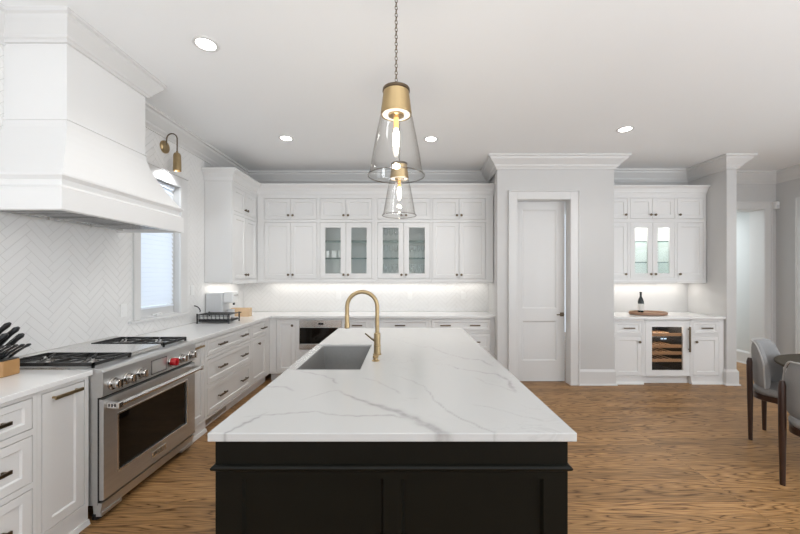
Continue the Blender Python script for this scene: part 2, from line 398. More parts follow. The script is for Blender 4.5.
# herringbone tile
def clip(poly, axis, val, keep_less):
    out = []
    for i in range(len(poly)):
        a, b = poly[i], poly[(i+1) % len(poly)]
        ia = (a[axis] <= val) if keep_less else (a[axis] >= val); ib = (b[axis] <= val) if keep_less else (b[axis] >= val)
        if ia: out.append(a)
        if ia != ib:
            t = (val-a[axis])/(b[axis]-a[axis]); out.append((a[0]+t*(b[0]-a[0]), a[1]+t*(b[1]-a[1])))
    return out
def herringbone(f, rects, W=.051, n=4, g=.0016, th=.006):
    mb = MB(f); mb.mi = 0
    u0 = min(r[0] for r in rects); u1 = max(r[1] for r in rects); z0 = min(r[2] for r in rects); z1 = max(r[3] for r in rects)
    c = math.sqrt(.5); R = int((abs(u1-u0)+abs(z1-z0))/W)+8
    def add(x0, y0, x1, y1):
        q = [(x0*W+g, y0*W+g), (x1*W-g, y0*W+g), (x1*W-g, y1*W-g), (x0*W+g, y1*W-g)]
        q = [(u0+(x-y)*c, z0+(x+y)*c) for x, y in q]
        if max(p[0] for p in q) < u0 or min(p[0] for p in q) > u1 or max(p[1] for p in q) < z0 or min(p[1] for p in q) > z1: return
        for r in rects:
            p = clip(clip(clip(clip(q, 0, r[0], False), 0, r[1], True), 1, r[2], False), 1, r[3], True)
            if len(p) >= 3: mb.hexa([(x, 0, y) for x, y in p], [(x, th, y) for x, y in p])
    for k in range(-R, R):
        for m in range(-R//(2*n)-2, R//(2*n)+3):
            x = k+2*n*m
            add(x, k, x+n, k+1)                       # lying tile
            add(k+2*n*m, k-2*n+1, k+2*n*m+1, k-n+1)   # standing tile
    mb.mi = 1
    for r in rects: mb.box(r[0], r[1], 0, th-.0012, r[2], r[3])
    return mb
struct(herringbone(left(XL), [(1.3, 3.17, CT+.001, 2.93), (3.95, 4.31, CT+.001, 2.93), (3.17, 3.95, 2.56, 2.93), (3.17, 3.95, CT+.001, 1.03), (4.31, YB, CT+.001, 1.40)]),
       'herringbone_tile', [M['tile'], M['grout']], wall_left)
struct(herringbone(back(YB), [(XL+.007, SX0, CT+.001, 1.40)]), 'herringbone_tile', [M['tile'], M['grout']], wall_back)

# ceiling crown
def crown_prof(p, h, z):
    return [(0, z), (p, z), (p, z-.022), (p*.86, z-.03), (p*.80, z-.05), (p*.55, z-.085), (p*.34, z-.115), (p*.30, z-.13), (.022, z-h+.014), (.016, z-h), (0, z-h)]
HY0, HY1, HX = 2.15, 2.80, -2.10
path = [(XL, HY1), (XL, YB), (SX0, YB), (PX0, YP), (PX1, YP), (SX1, YBAR), (CX0, YBAR), (CX0, YP), (CX1, YP), (CX1, 5.38), (XR, 5.38), (XR, YR), (XL, YR), (XL, HY0)]
struct(MB().sweep(path, crown_prof(.14, .165, ZC)), 'trim_1', M['trim'])

# baseboards
def base_prof(h=.21, t=.018): return [(0, 0), (t+.014, 0), (t+.012, .016), (t, .02), (t, h-.03), (t-.008, h-.012), (.004, h), (0, h)]
struct(MB().sweep([(2.35, YP), (PX1, YP), (PX1, YP+.085)], base_prof()), 'baseboard_pantry', M['trim'])
struct(MB().sweep([(PX0, YP+.13), (PX0, YP), (1.3976, YP)], base_prof()), 'baseboard_pantry_left', M['trim'])
struct(MB().sweep([(CX0, YP+.085), (CX0, YP), (CX1, YP), (CX1, 5.38), (OX0-.11, 5.38)], base_prof()), 'baseboard_partition', M['trim'])
struct(MB().sweep([(5.71, 5.38), (XR, 5.38), (XR, 5.085)], base_prof()), 'baseboard_dining', M['trim'])
struct(MB().sweep([(4.28, 8.6), (5.72, 8.6), (5.72, 5.58)], base_prof()), 'baseboard_hall', M['trim'])

# pantry door with casing
def casing(mbx, f, u0, u1, z1, wd, z0=0.0, t=.022):
    mbx.f = f
    for a, b, c, e in ((u0-wd, u0, z0, z1+wd), (u1, u1+wd, z0, z1+wd), (u0, u1, z1, z1+wd)): mbx.box(a, b, 0, t, c, e)
    for a, b, c, e in ((u0-wd-.014, u0-wd, z0, z1+wd+.014), (u1+wd, u1+wd+.014, z0, z1+wd+.014), (u0-wd, u1+wd, z1+wd, z1+wd+.014)): mbx.box(a, b, 0, t+.012, c, e)
    return mbx
d1 = MB(); 
d1.f = back(YP+.145)
def two_panel(mbx, u0, u1, z0, z1, panels, d0=-.04, d1v=0.0):
    # slab with recessed panels
    us = sorted({u0, u1} | {p[0] for p in panels} | {p[1] for p in panels}); zs = sorted({z0, z1} | {p[2] for p in panels} | {p[3] for p in panels})
    for i in range(len(us)-1):
        for j in range(len(zs)-1):
            cu, cz = (us[i]+us[i+1])/2, (zs[j]+zs[j+1])/2
            hit = [p for p in panels if p[0] < cu < p[1] and p[2] < cz < p[3]]
            if hit: continue
            mbx.box(us[i], us[i+1], d0, d1v, zs[j], zs[j+1])
    for p in panels:
        a, b, c, e = p; k = .02
        o = [mbx.v(a, d1v, c), mbx.v(b, d1v, c), mbx.v(b, d1v, e), mbx.v(a, d1v, e)]
        i_ = [mbx.v(a+k, d1v-.012, c+k), mbx.v(b-k, d1v-.012, c+k), mbx.v(b-k, d1v-.012, e-k), mbx.v(a+k, d1v-.012, e-k)]
        for q in range(4): mbx.face([o[q], o[(q+1) % 4], i_[(q+1) % 4], i_[q]])
        mbx.face(i_)
    return mbx
two_panel(d1, DX0+.003, DX1-.003, .008, DZ-.003, [(1.64, 2.117, 1.017, 2.39), (1.64, 2.117, .293, .845)])
door_1 = struct(d1, 'door_1', M['trim'])
mb = MB(back(YP+.145)); mb.box(2.165, 2.217, 0, .006, .908, .962); mb.tube([(2.191, .005, .936), (2.191, .05, .936)], .009); mb.tube([(2.198, .05, .936), (2.10, .052, .936)], .0085)
part(mb, 'handle', M['bronze'], door_1)
struct(casing(MB(), back(YP), DX0, DX1, DZ, .107), 'trim_2', M['trim'], bev=.003)
mb = MB(); mb.box(DX0-.001, DX0+.002, YP-.004, YP+.1, 0, DZ); mb.box(DX1-.002, DX1+.001, YP-.004, YP+.1, 0, DZ); mb.box(DX0, DX1, YP-.004, YP+.1, DZ-.002, DZ+.001)
struct(mb, 'trim_3', M['trim'])
# cased opening to the hall and the casing on the dining wall
mb = casing(MB(), back(5.38), OX0, OX1, OZ, .105)
mb.f = ident; mb.box(OX1-.002, OX1+.001, 5.38, 5.59, 0, OZ); mb.box(OX0-.001, OX0+.002, 5.38, 5.59, 0, OZ); mb.box(OX0, OX1, 5.38, 5.59, OZ-.002, OZ+.001)
struct(mb, 'trim_4', M['trim'])
mb = casing(MB(), lambda u, d, z: (XR-d, u, z), 3.95, 4.97, OZ, .105); mb.f = ident
struct(mb, 'trim_5', M['trim'])
mb = MB(lambda u, d, z: (XR-d, u, z)); two_panel(mb, 3.953, 4.967, .008, OZ-.003, [(4.1, 4.82, 1.02, 2.35), (4.1, 4.82, .3, .85)], .001, .02)
struct(mb, 'door_2', M['trim'])

# kitchen window on the left wall
f = left(XL)
mb = MB(f)
for a, b, c, e in ((WY0, WY0+.045, WZ0, WZ1), (WY1-.045, WY1, WZ0, WZ1), (WY0+.045, WY1-.045, WZ0, WZ0+.09), (WY0+.045, WY1-.045, WZ1-.05, WZ1)): mb.box(a, b, -.105, -.055, c, e)
window_1 = struct(mb, 'window_1', M['trim'], bev=.003)
part(MB(f).box(WY0+.04, WY1-.04, -.09, -.085, WZ0+.045, WZ1-.045), 'pane', M['glass'], window_1)
mb = MB(f)
mb.box(WY0-.08, WY0, .0, .024, WZ0, WZ1+.11); mb.box(WY1, WY1+.12, .0, .024, WZ0, WZ1+.11); mb.box(WY0, WY1, .0, .024, WZ1, WZ1+.11)
mb.box(WY0-.09, WY1+.13, 0, .034, WZ1+.11, WZ1+.13)
mb.box(WY0+.001, WY1-.001, -.118, 0, WZ0-.0005, WZ0+.006)
part(mb, 'casing', M['trim'], window_1, bev=.003)
part(MB(f).box(WY0-.135, WY1+.15, 0, .045, WZ0-.028, WZ0), 'sill', M['trim'], window_1, bev=.005)
mb = MB(f); mb.box(3.52, 3.60, -.05, -.02, WZ0, WZ0+.018); mb.tube([(3.60, -.03, WZ0+.02), (3.55, -.015, WZ0+.03), (3.44, -.012, WZ0+.022)], .007)
part(mb, 'crank_handle', M['plastic_white'], window_1)
mb = MB(f)
mb.box(WY0+.048, WY1-.048, -.054, -.018, WZ1-.05, WZ1-.008)
z = WZ1-.075
while z > WZ0+.12:
    mb.hexa([(WY0+.05, -.049, z+.023), (WY1-.05, -.049, z+.023), (WY1-.05, -.030, z-.025), (WY0+.05, -.030, z-.025)],
            [(WY0+.05, -.0475, z+.024), (WY1-.05, -.0475, z+.024), (WY1-.05, -.0285, z-.024), (WY0+.05, -.0285, z-.024)])
    z -= .047
mb.box(WY0+.048, WY1-.048, -.052, -.024, WZ0+.086, WZ0+.104)
solo(mb, 'window_blind', M['blind'], 'white slatted blind lowered inside the kitchen window', 'blind')

# ------------------------------------------------------------------ cabinet builders
def knob(parent_door, f, u, z, d=0.0):
    mb = MB(f); mb.lathe([(.007, d-.002), (.007, d+.012), (.016, d+.016), (.0178, d+.022), (.015, d+.028), (.004, d+.030)], (u, 0, z), 'd', 14)
    part(mb, 'knob', M['bronze'], parent_door, smooth=True)
def pull(parent_door, f, u, z, ln=.145, d=0.0, m='bronze', vert=False):
    mb = MB(f)
    if vert:
        mb.box(u-.011, u+.011, d+.026, d+.037, z-ln/2, z+ln/2)
        for s in (-1, 1): mb.box(u-.004, u+.004, d-.002, d+.027, z+s*ln*.4-.005, z+s*ln*.4+.005)
    else:
        mb.box(u-ln/2, u+ln/2, d+.024, d+.034, z-.0085, z+.0085)
        for s in (-1, 1): mb.box(u+s*ln*.4-.005, u+s*ln*.4+.005, d-.002, d+.025, z-.005, z+.005)
    part(mb, 'handle', M[m], parent_door, bev=.001)
def door(t, f, u0, u1, z0, z1, name='door', st=.055, hole=False):
    mb = MB(f); mb.shaker(u0, u1, z0, z1, st=st, hole=hole)
    o = part(mb, name, M['cab'], t)
    return o
def drawer(t, f, u0, u1, z0, z1, pulls=(), st=.045):
    mb = MB(f); mb.shaker(u0, u1, z0, z1, st=st if z1-z0 > .2 else .034)
    o = part(mb, 'drawer', M['cab'], t)
    for u in pulls: pull(o, f, u, (z0+z1)/2+(.0 if z1-z0 < .2 else .0))
    return o
def frame(mb, u0, u1, z0, z1, holes, d0=-.02, d1=0.0):
    """A face frame: the front rectangle with the door openings left out."""
    us = sorted({u0, u1} | {h[0] for h in holes} | {h[1] for h in holes}); zs = sorted({z0, z1} | {h[2] for h in holes} | {h[3] for h in holes})
    for j in range(len(zs)-1):
        run = None
        for i in range(len(us)-1):
            cu, cz = (us[i]+us[i+1])/2, (zs[j]+zs[j+1])/2
            solid = not any(h[0] < cu < h[1] and h[2] < cz < h[3] for h in holes)
            if solid and run is None: run = us[i]
            if not solid and run is not None: mb.box(run, us[i], d0, d1, zs[j], zs[j+1]); run = None
        if run is not None: mb.box(run, u1, d0, d1, zs[j], zs[j+1])
def cabinet(name, label, cat, f, u0, u1, z0, z1, depth, holes, group=None, toe=None, feet=False):
    """Carcass with a face frame; holes are the openings the inset fronts fill."""
    pts = [Vector(f(u, d, z0)) for u in (u0, u1) for d in (-depth, 0)]
    c = sum(pts, Vector((0, 0, 0)))/4
    if toe is not None: c.z = 0
    t = T(name, label, cat, c, 0, group)
    mb = MB(f)
    mb.box(u0, u1, -depth, -.023, z0, z1)
    frame(mb, u0, u1, z0, z1, holes, -.023, 0)
    part(mb, 'carcass', M['cab'], t)
    if toe == 'flush':
        mb = MB(f); mb.box(u0, u1, -depth, -.004, 0, z0)
        mb.hexa([(u0, -.004, 0), (u1, -.004, 0), (u1, .012, 0), (u0, .012, 0)], [(u0, -.004, .03), (u1, -.004, .03), (u1, .004, .03), (u0, .004, .03)])
        part(mb, 'base', M['cab'], t)
    elif toe == 'recess':
        part(MB(f).box(u0, u1, -depth, -.06, 0, z0), 'base', M['cab'], t)
    return t
G = .0028   # the gap around an inset front
def hole(u0, u1, z0, z1): return (u0-G, u1+G, z0-G, z1+G)

# --- lower cabinets, left run (fronts face +X)
FXL = -1.873
f = left(FXL); dp = FXL-XL-.008
LBOT, LTOP = .108, .882
dz = [(.705, .858), (.435, .668), (.135, .400)]
t = cabinet('base_cabinet', 'white three-drawer base cabinet at the picture edge, cut off, nearest the camera', 'cabinet', f, .98, 1.760, LBOT, LTOP, dp, [hole(1.02, 1.738, a, b) for a, b in dz], toe='recess')
for a, b in dz: drawer(t, f, 1.02, 1.738, a, b, (1.2, 1.55))
t = cabinet('base_cabinet', 'white pull-out base cabinet between the range and the cut-off drawers', 'cabinet', f, 1.761, 2.048, LBOT, LTOP, dp, [hole(1.785, 2.022, .135, .858)], toe='flush')
o = door(t, f, 1.785, 2.022, .135, .858, 'pull_out_front', st=.052); pull(o, f, 1.905, .825, .16, m='brass_satin')
t = cabinet('base_cabinet', 'narrow white pull-out cabinet between the range and the three wide drawers', 'cabinet', f, 2.978, 3.262, LBOT, LTOP, dp, [hole(3.0, 3.24, .135, .858)], toe='flush')
o = door(t, f, 3.0, 3.24, .135, .858, 'pull_out_front', st=.05); pull(o, f, 3.12, .825, .14, m='brass_satin')
t = cabinet('base_cabinet', 'white base cabinet of three wide drawers beyond the range', 'cabinet', f, 3.263, 4.235, LBOT, LTOP, dp, [hole(3.285, 4.215, a, b) for a, b in dz], toe='recess')
for a, b in dz: drawer(t, f, 3.285, 4.215, a, b, (3.54, 4.02))
mb = MB(f); mb.box(3.33, 3.74, -.06, -.054, .02, .095)
for k in range(18): mb.box(3.345+k*.022, 3.355+k*.022, -.054, -.050, .03, .085)
part(mb, 'toe_vent', M['steel'], t, label='grey metal vent grille in the toe kick')
t = cabinet('base_cabinet', 'white base cabinet with one drawer over one door, left run, at the inner corner', 'cabinet', f, 4.236, 4.803, LBOT, LTOP, dp, [hole(4.258, 4.69, .705, .858), hole(4.258, 4.69, .135, .668)], toe='recess')
drawer(t, f, 4.258, 4.69, .705, .858, (4.58,)); o = door(t, f, 4.258, 4.69, .135, .668); knob(o, f, 4.44, .60)

# --- lower cabinets, back run (fronts face the camera)
FYB = 4.805
f = back(FYB); dp = YB-FYB-.008
t = cabinet('base_cabinet', 'white single-door base cabinet in the inner corner, left of the microwave drawer', 'cabinet', f, -1.8725, -1.484, LBOT, LTOP, dp, [hole(-1.774, -1.515, .135, .858)], toe='recess')
o = door(t, f, -1.774, -1.515, .135, .858); knob(o, f, -1.553, .78)
t = cabinet('base_cabinet', 'white base cabinet that houses the microwave drawer over one plain drawer', 'cabinet', f, -1.483, -.823, LBOT, LTOP, dp, [hole(-1.46, -.863, .445, .858), hole(-1.46, -.863, .135, .405)], toe='recess')
drawer(t, f, -1.46, -.863, .135, .405, (-1.16,))
mw = T('microwave_drawer', 'stainless microwave drawer with a black glass front in the back run of cabinets', 'microwave', (-1.16, FYB, .445))
mb = MB(f); mb.box(-1.459, -.864, -.021, .004, .446, .857); part(mb, 'body', M['steel'], mw, bev=.002)
part(MB(f).box(-1.452, -.871, .004, .009, .755, .852), 'control_panel', M['steel_top'], mw)
part(MB(f).box(-1.452, -.871, .004, .010, .525, .748), 'glass_front', M['black_glass'], mw)
part(MB(f).box(-1.452, -.871, .004, .014, .452, .518), 'drawer_lip', M['steel_top'], mw, bev=.003)
part(MB(f).box(-1.19, -1.12, .009, .0105, .79, .815), 'display', M['black_glass'], mw)
t = cabinet('base_cabinet', 'narrow white drawer cabinet right of the microwave drawer, behind the faucet', 'cabinet', f, -.822, -.478, LBOT, LTOP, dp, [hole(-.80, -.50, a, b) for a, b in dz], toe='recess')
for a, b in dz: drawer(t, f, -.80, -.50, a, b, (-.65,))
t = cabinet('base_cabinet', 'white drawer cabinet with single centred pulls, behind the middle of the island', 'cabinet', f, -.477, .363, LBOT, LTOP, dp, [hole(-.455, .345, a, b) for a, b in dz], toe='recess')
for a, b in dz: drawer(t, f, -.455, .345, a, b, (-.055,))
t = cabinet('base_cabinet', 'white wide drawer cabinet with two pulls per drawer, against the pantry wall', 'cabinet', f, .364, PX0+.055, LBOT, LTOP, dp, [hole(.385, 1.2, a, b) for a, b in dz], toe='recess')
for a, b in dz: drawer(t, f, .385, 1.2, a, b, (.575, .985))

# --- worktops
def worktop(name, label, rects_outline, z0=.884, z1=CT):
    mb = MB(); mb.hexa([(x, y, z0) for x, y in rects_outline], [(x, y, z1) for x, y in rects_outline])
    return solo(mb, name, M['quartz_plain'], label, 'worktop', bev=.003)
CXF = -1.848
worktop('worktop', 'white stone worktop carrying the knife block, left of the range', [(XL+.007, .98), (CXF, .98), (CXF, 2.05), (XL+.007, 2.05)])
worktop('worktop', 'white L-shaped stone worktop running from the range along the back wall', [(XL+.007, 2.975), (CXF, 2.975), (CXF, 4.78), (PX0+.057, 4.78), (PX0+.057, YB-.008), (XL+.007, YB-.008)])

# --- upper cabinets
FXU = -2.15; FYU = 5.045
UB, UT = 1.385, 2.64
f = left(FXU); dp = FXU-XL-.008
hs = [(4.36, 4.684, 2.298, 2.60), (4.689, 5.01, 2.298, 2.60), (4.36, 4.684, 1.43, 2.25), (4.689, 5.01, 1.43, 2.25)]
t = cabinet('wall_cabinet', 'white upper cabinet on the left wall beside the window, with its plain end panel showing', 'cabinet', f, 4.31, FYU-.001, UB, UT, dp, [hole(4.36, 5.01, 2.298, 2.60), hole(4.36, 5.01, 1.43, 2.25)])
for i, h_ in enumerate(hs):
    o = door(t, f, *h_, st=.05); knob(o, f, h_[1]-.03 if i % 2 == 0 else h_[0]+.03, h_[2]+.055)
part(MB(f).box(4.315, FYU, -.02, .004, UB-.02, UB+.02), 'light_rail', M['cab'], t, bev=.004)

def upper(name, label, f, u0, u1, a, mid, b, zt, zl, dp, group=None, glass=False, extra=None):
    ub, ut = UB, UT
    if not glass:
        t = cabinet(name, label, 'cabinet', f, u0, u1, ub, ut, dp, [hole(a, b, *zt), hole(a, b, *zl)])
    else:
        c = Vector(f((u0+u1)/2, -dp/2, ub)); t = T(name, label, 'cabinet', c)
        mb = MB(f)
        mb.box(u0, u1, -dp, -dp+.012, ub, ut); mb.box(u0, u0+.018, -dp, -.023, ub, ut); mb.box(u1-.018, u1, -dp, -.023, ub, ut)
        mb.box(u0, u1, -dp, -.023, ub, zl[0]-.005); mb.box(u0, u1, -dp, -.023, zl[1]+.01, ut)
        frame(mb, u0, u1, ub, ut, [hole(a, b, *zt), hole(a, b, *zl)], -.023, 0)
        part(mb, 'carcass', M['cab'], t)
        for z in (zl[0]+.30, zl[0]+.555) if extra is None else extra:
            mb = MB(f); mb.box(u0+.019, u1-.019, -dp+.014, -.053, z-.005, z+.005); mb.mi = 1; mb.box(u0+.019, u1-.019, -.053, -.05, z-.006, z+.006)
            part(mb, 'shelf', [M['shelf_clear'], M['shelf_glass']], t)
    pairs = [(a, mid-.0015), (mid+.0015, b)] if mid is not None else [(a, b)]
    for i, (p, q) in enumerate(pairs):
        ku = (q-.032 if i == 0 else p+.032) if mid is not None else (q-.032 if dp > 0 and label.find('left') > 0 else p+.032)
        o = door(t, f, p, q, *zt, st=.052); knob(o, f, ku, zt[0]+.055)
        if glass:
            o = door(t, f, p, q, *zl, st=.075 if q-p > .33 else .068, hole=True)
            s = .075 if q-p > .33 else .068
            part(MB(f).box(p+s-.004, q-s+.004, -.014, -.010, zl[0]+s-.004, zl[1]-s+.004), 'pane', M['pane'], o)
        else: o = door(t, f, p, q, *zl, st=.055)
        knob(o, f, ku, zl[0]+.055)
    part(MB(f).box(u0, u1, -.02, .004, ub-.02, ub+.02), 'light_rail', M['cab'], t, bev=.004)
    return t
f = back(FYU); dp = YB-FYU-.008
zt, zl = (2.298, 2.60), (1.43, 2.25)
upper('wall_cabinet', 'white upper cabinet with solid doors in the corner, left of the clear glass cabinets', f, FXU+.006, -1.252, -2.044, -1.656, -1.276, zt, zl, dp)
upper('wall_cabinet', 'white glass-fronted upper cabinet holding the white mugs', f, -1.251, -.428, -1.228, -.849, -.471, zt, zl, dp, glass=True)
upper('wall_cabinet', 'white glass-fronted upper cabinet holding the stemmed glasses, behind the pendants', f, -.427, .400, -.3845, -.003, .380, zt, zl, dp, glass=True)
upper('wall_cabinet', 'white upper cabinet with solid doors against the pantry wall, right of the stemmed glasses', f, .401, 1.306, .421, .805, 1.189, zt, zl, dp)
# cabinet crown
def cab_crown(z0, z1, p):
    h = z1-z0
    return [(-.05, z0), (.006, z0), (.008, z0+.02), (.016, z0+.024), (.02, z0+h*.4), (p*.5, z0+h*.66), (p*.92, z0+h*.86), (p, z0+h*.88), (p, z1), (-.05, z1)]
solo(MB().sweep([(XL+.01, 4.31), (FXU, 4.31), (FXU, FYU), (1.311, FYU)], cab_crown(UT-.002, 2.80, .085)), 'cabinet_crown', M['cab'], 'white crown moulding along the tops of the corner upper cabinets', 'moulding')

# --- bar alcove
FYV = 4.95; f = back(FYV); dpv = YBAR-FYV-.008
zt, zl = (2.29, 2.585), (1.44, 2.23)
upper('wall_cabinet', 'white narrow solid upper bar cabinet left of the lit glass doors', f, SX1+.006, 3.226, 2.832, None, 3.207, zt, zl, dpv)
upper('wall_cabinet', 'white bar upper cabinet with brightly lit glass doors', f, 3.227, 3.900, 3.248, 3.568, 3.879, zt, zl, dpv, glass=True, extra=(1.665, 1.97))
upper('wall_cabinet', 'white narrow solid upper bar cabinet right of the lit glass doors, against the partition', f, 3.901, CX0-.008, 3.921, None, 4.297, zt, zl, dpv)
solo(MB().sweep([(SX1+.006, FYV), (CX0-.006, FYV)], cab_crown(UT-.002, 2.755, .07)), 'cabinet_crown', M['cab'], 'white crown moulding along the tops of the bar upper cabinets', 'moulding')
FYW = 4.68; f = back(FYW); dp = YBAR-FYW-.008
for u0, u1, a, b, lab, ku in ((SX1+.045, 3.249, 2.86, 3.227, 'white bar base cabinet with a drawer over a door, left of the wine cooler', 3.19), (3.900, CX0-.008, 3.92, 4.271, 'white bar base cabinet with a drawer over a door, right of the wine cooler', 3.957)):
    t = cabinet('base_cabinet', lab, 'cabinet', f, u0, u1, .1, .882, dp, [hole(a, b, .682, .845), hole(a, b, .115, .652)], toe='flush')
    drawer(t, f, a, b, .682, .845, ((a+b)/2,)); o = door(t, f, a, b, .115, .652); knob(o, f, ku, .575)
wc = T('wine_cooler', 'built-in white-framed wine cooler with a dark glass door and wooden racks', 'wine cooler', (3.5748, FYW+.29, 0))
mb = MB(f); mb.box(3.2513, 3.8984, -dp, -dp+.02, .1, .882); mb.box(3.2513, 3.2701, -dp, -.0, .1, .882); mb.box(3.8796, 3.8984, -dp, 0, .1, .882); mb.box(3.2513, 3.8984, -dp, 0, .863, .882); mb.box(3.2513, 3.8984, -dp, -.06, 0, .1)
part(mb, 'body', M['cab'], wc)
mb = MB(f); mb.box(3.3641, 3.7895, -.50, -.49, .15, .81); mb.box(3.3542, 3.3641, -.50, -.03, .15, .81); mb.box(3.7895, 3.7994, -.50, -.03, .15, .81); mb.box(3.3542, 3.7994, -.50, -.03, .81, .82); mb.box(3.3542, 3.7994, -.50, -.03, .14, .15)
part(mb, 'liner', M['dark_gap'], wc)
wd = part(MB(f).shaker(3.2730, 3.8766, .108, .858, d0=-.024, d1=.0, st=.09, st_z=.08, hole=True), 'door', M['cab'], wc)
part(MB(f).box(3.3680, 3.7816, -.016, -.011, .19, .777), 'pane', M['oven_glass'], wd)
pull(wd, f, 3.8538, .612, .34, vert=True)
for i, z in enumerate((.315, .414, .509, .668)):
    mb = MB(f); mb.box(3.3660, 3.7875, -.045, -.028, z-.02, z+.02)
    for k in range(5): mb.box(3.3937+k*.085, 3.4076+k*.085, -.46, -.045, z-.012, z-.002)
    part(mb, 'rack', M['shelf_wood'], wc)
mb = MB(f); mb.box(3.5026, 3.5372, -.0275, -.0265, .604, .620); mb.box(3.5471, 3.5817, -.0275, -.0265, .604, .620); part(mb, 'display', M['led'], wc)
part(MB(f).box(3.3660, 3.7875, -.06, -.028, .57, .635), 'control_bar', M['dark_gap'], wc)
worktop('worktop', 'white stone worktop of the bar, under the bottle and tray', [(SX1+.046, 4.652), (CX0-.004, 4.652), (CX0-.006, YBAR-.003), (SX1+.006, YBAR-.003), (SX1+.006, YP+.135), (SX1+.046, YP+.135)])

# ------------------------------------------------------------------ range hood
AY0, AY1, AX, AZ0, AZ1 = 1.942, 3.018, -1.925, 1.847, 2.054
hood = T('range_hood', 'large white flared range hood over the stove', 'range hood', (XL, 2.48, AZ0))
mb = MB()
def hood_ring(y0, y1, x, z): return [(XL+.007, y0, z), (x, y0, z), (x, y1, z), (XL+.007, y1, z)]
prof = [(0, ZC-.02), (0, 2.43)]
rings = [hood_ring(HY0, HY1, HX, ZC-.01), hood_ring(HY0, HY1, HX, 2.465)]
for k in range(9):
    s = k/8; e = s**1.55
    rings.append(hood_ring(HY0+(AY0+.012-HY0)*e, HY1+(AY1-.012-HY1)*e, HX+(AX-.012-HX)*e, 2.452+(AZ1-2.452)*s))
R = [[mb.v(*p) for p in r] for r in rings]
for A, B in zip(R[:-1], R[1:]):
    for k in range(4): mb.face([A[k], A[(k+1) % 4], B[(k+1) % 4], B[k]])
mb.face(R[0]); mb.face(R[-1])
part(mb, 'body', M['cab'], hood)
def around(prof, y0, y1, x):
    return MB().sweep([(XL+.007, y0), (x, y0), (x, y1), (XL+.007, y1)], prof)
part(around([(-.01, 2.446), (.008, 2.446), (.008, 2.458), (-.01, 2.462)], HY0, HY1, HX), 'band', M['cab'], hood)
part(around([(-.05, AZ1), (0, AZ1), (0, AZ1-.010), (-.020, AZ1-.030), (-.026, AZ1-.060), (-.012, AZ1-.074), (-.002, AZ1-.078), (0, AZ0+.004), (-.003, AZ0), (-.03, AZ0), (-.03, AZ0+.05), (-.05, AZ0+.06)], AY0, AY1, AX), 'apron', M['cab'], hood)
part(MB().sweep([(XL+.007, HY0), (HX, HY0), (HX, HY1), (XL+.007, HY1)], crown_prof(.105, .15, ZC)), 'crown', M['trim'], hood)
mb = MB(); mb.box(XL+.02, AX-.035, AY0+.035, AY1-.035, AZ0+.04, AZ0+.052)
part(mb, 'liner', M['steel_top'], hood)
mb = MB()
for k in range(3):
    y0 = AY0+.075+k*.31
    mb.mi = 1; mb.box(XL+.10, AX-.045, y0, y0+.29, AZ0+.020, AZ0+.03); mb.mi = 0
    for x in (XL+.10, AX-.060): mb.box(x, x+.015, y0, y0+.29, AZ0+.004, AZ0+.021)
    for j in range(6): mb.box(XL+.10, AX-.045, y0+.010+j*.052, y0+.022+j*.052, AZ0+.0175, AZ0+.0205)
part(mb, 'baffle_filter', [M['steel_top'], M['dark_gap']], hood)

# ------------------------------------------------------------------ range
RY0, RY1, RF = 2.056, 2.970, -1.80
rg = T('range', 'stainless steel gas range with a single oven door and red knob under the hood', 'range', ((XL+RF)/2, (RY0+RY1)/2, 0))
mb = MB(); mb.box(XL+.02, RF-.03, RY0+.003, RY1-.003, .10, .893); part(mb, 'body', M['steel'], rg)
# control panel with bullnose
pf = [(-2.0, .74), (RF-.01, .745), (RF+.004, .752), (RF+.006, .895), (RF-.004, .912), (RF-.022, .917), (-2.0, .917)]
mb = MB(); mb.hexa([(x, RY0, z) for x, z in pf], [(x, RY1, z) for x, z in pf]); part(mb, 'control_panel', M['steel'], rg, bev=.002)
mb = MB(); mb.box(XL+.02, -2.001, RY0, RY1, .895, .918); part(mb, 'cooktop', M['steel_top'], rg, bev=.002)
mb = MB(); mb.hexa([(XL+.008, RY0, .918), (XL+.06, RY0, .918), (XL+.06, RY1, .918), (XL+.008, RY1, .918)], [(XL+.008, RY0, .955), (XL+.035, RY0, .955), (XL+.035, RY1, .955), (XL+.008, RY1, .955)])
part(mb, 'back_guard', M['steel'], rg)
for y0, y1 in ((2.075, 2.352), (2.684, 2.955)): part(MB().box(XL+.075, -1.90, y0, y1, .9185, .921), 'burner_tray', M['steel'], rg)
for y0, y1 in ((2.070, 2.356), (2.680, 2.958)):
    mb = MB(); x0, x1 = XL+.07, -1.865; zb, zt_ = .938, .950
    for y in (y0, y1-.012): mb.box(x0, x1, y, y+.012, zb-.009, zt_)
    for x in (x0, (x0+x1)/2-.006, x1-.012): mb.box(x, x+.012, y0, y1, zb-.007, zt_)
    ym = (y0+y1)/2
    for xc in (x0+(x1-x0)*.25, x0+(x1-x0)*.75):
        for k in range(6):
            a = PI/3*k; r0, r1 = .028, .125
            mb.tube([(xc+r0*math.cos(a), ym+r0*math.sin(a), .945), (xc+(.150)*math.cos(a)*(1.0 if k%3==0 else 1.1), ym+(.155)*math.sin(a), .945)], .0065, 6)
    for x in (x0, x1-.012):
        for y in (y0, y1-.012): mb.box(x, x+.012, y, y+.012, .918, zb)
    part(mb, 'grate', M['iron'], rg)
    for xc in (x0+(x1-x0)*.25, x0+(x1-x0)*.75):
        mb = MB(); mb.lathe([(.05, .921), (.05, .928), (.036, .930), (.036, .938), (.03, .941)], (xc, ym, 0), 'z', 20); part(mb, 'burner', M['chrome'], rg, smooth=True)
mb = MB(); mb.box(XL+.07, -1.875, 2.375, 2.662, .920, .947); part(mb, 'griddle_cover', M['steel_top'], rg, bev=.003)
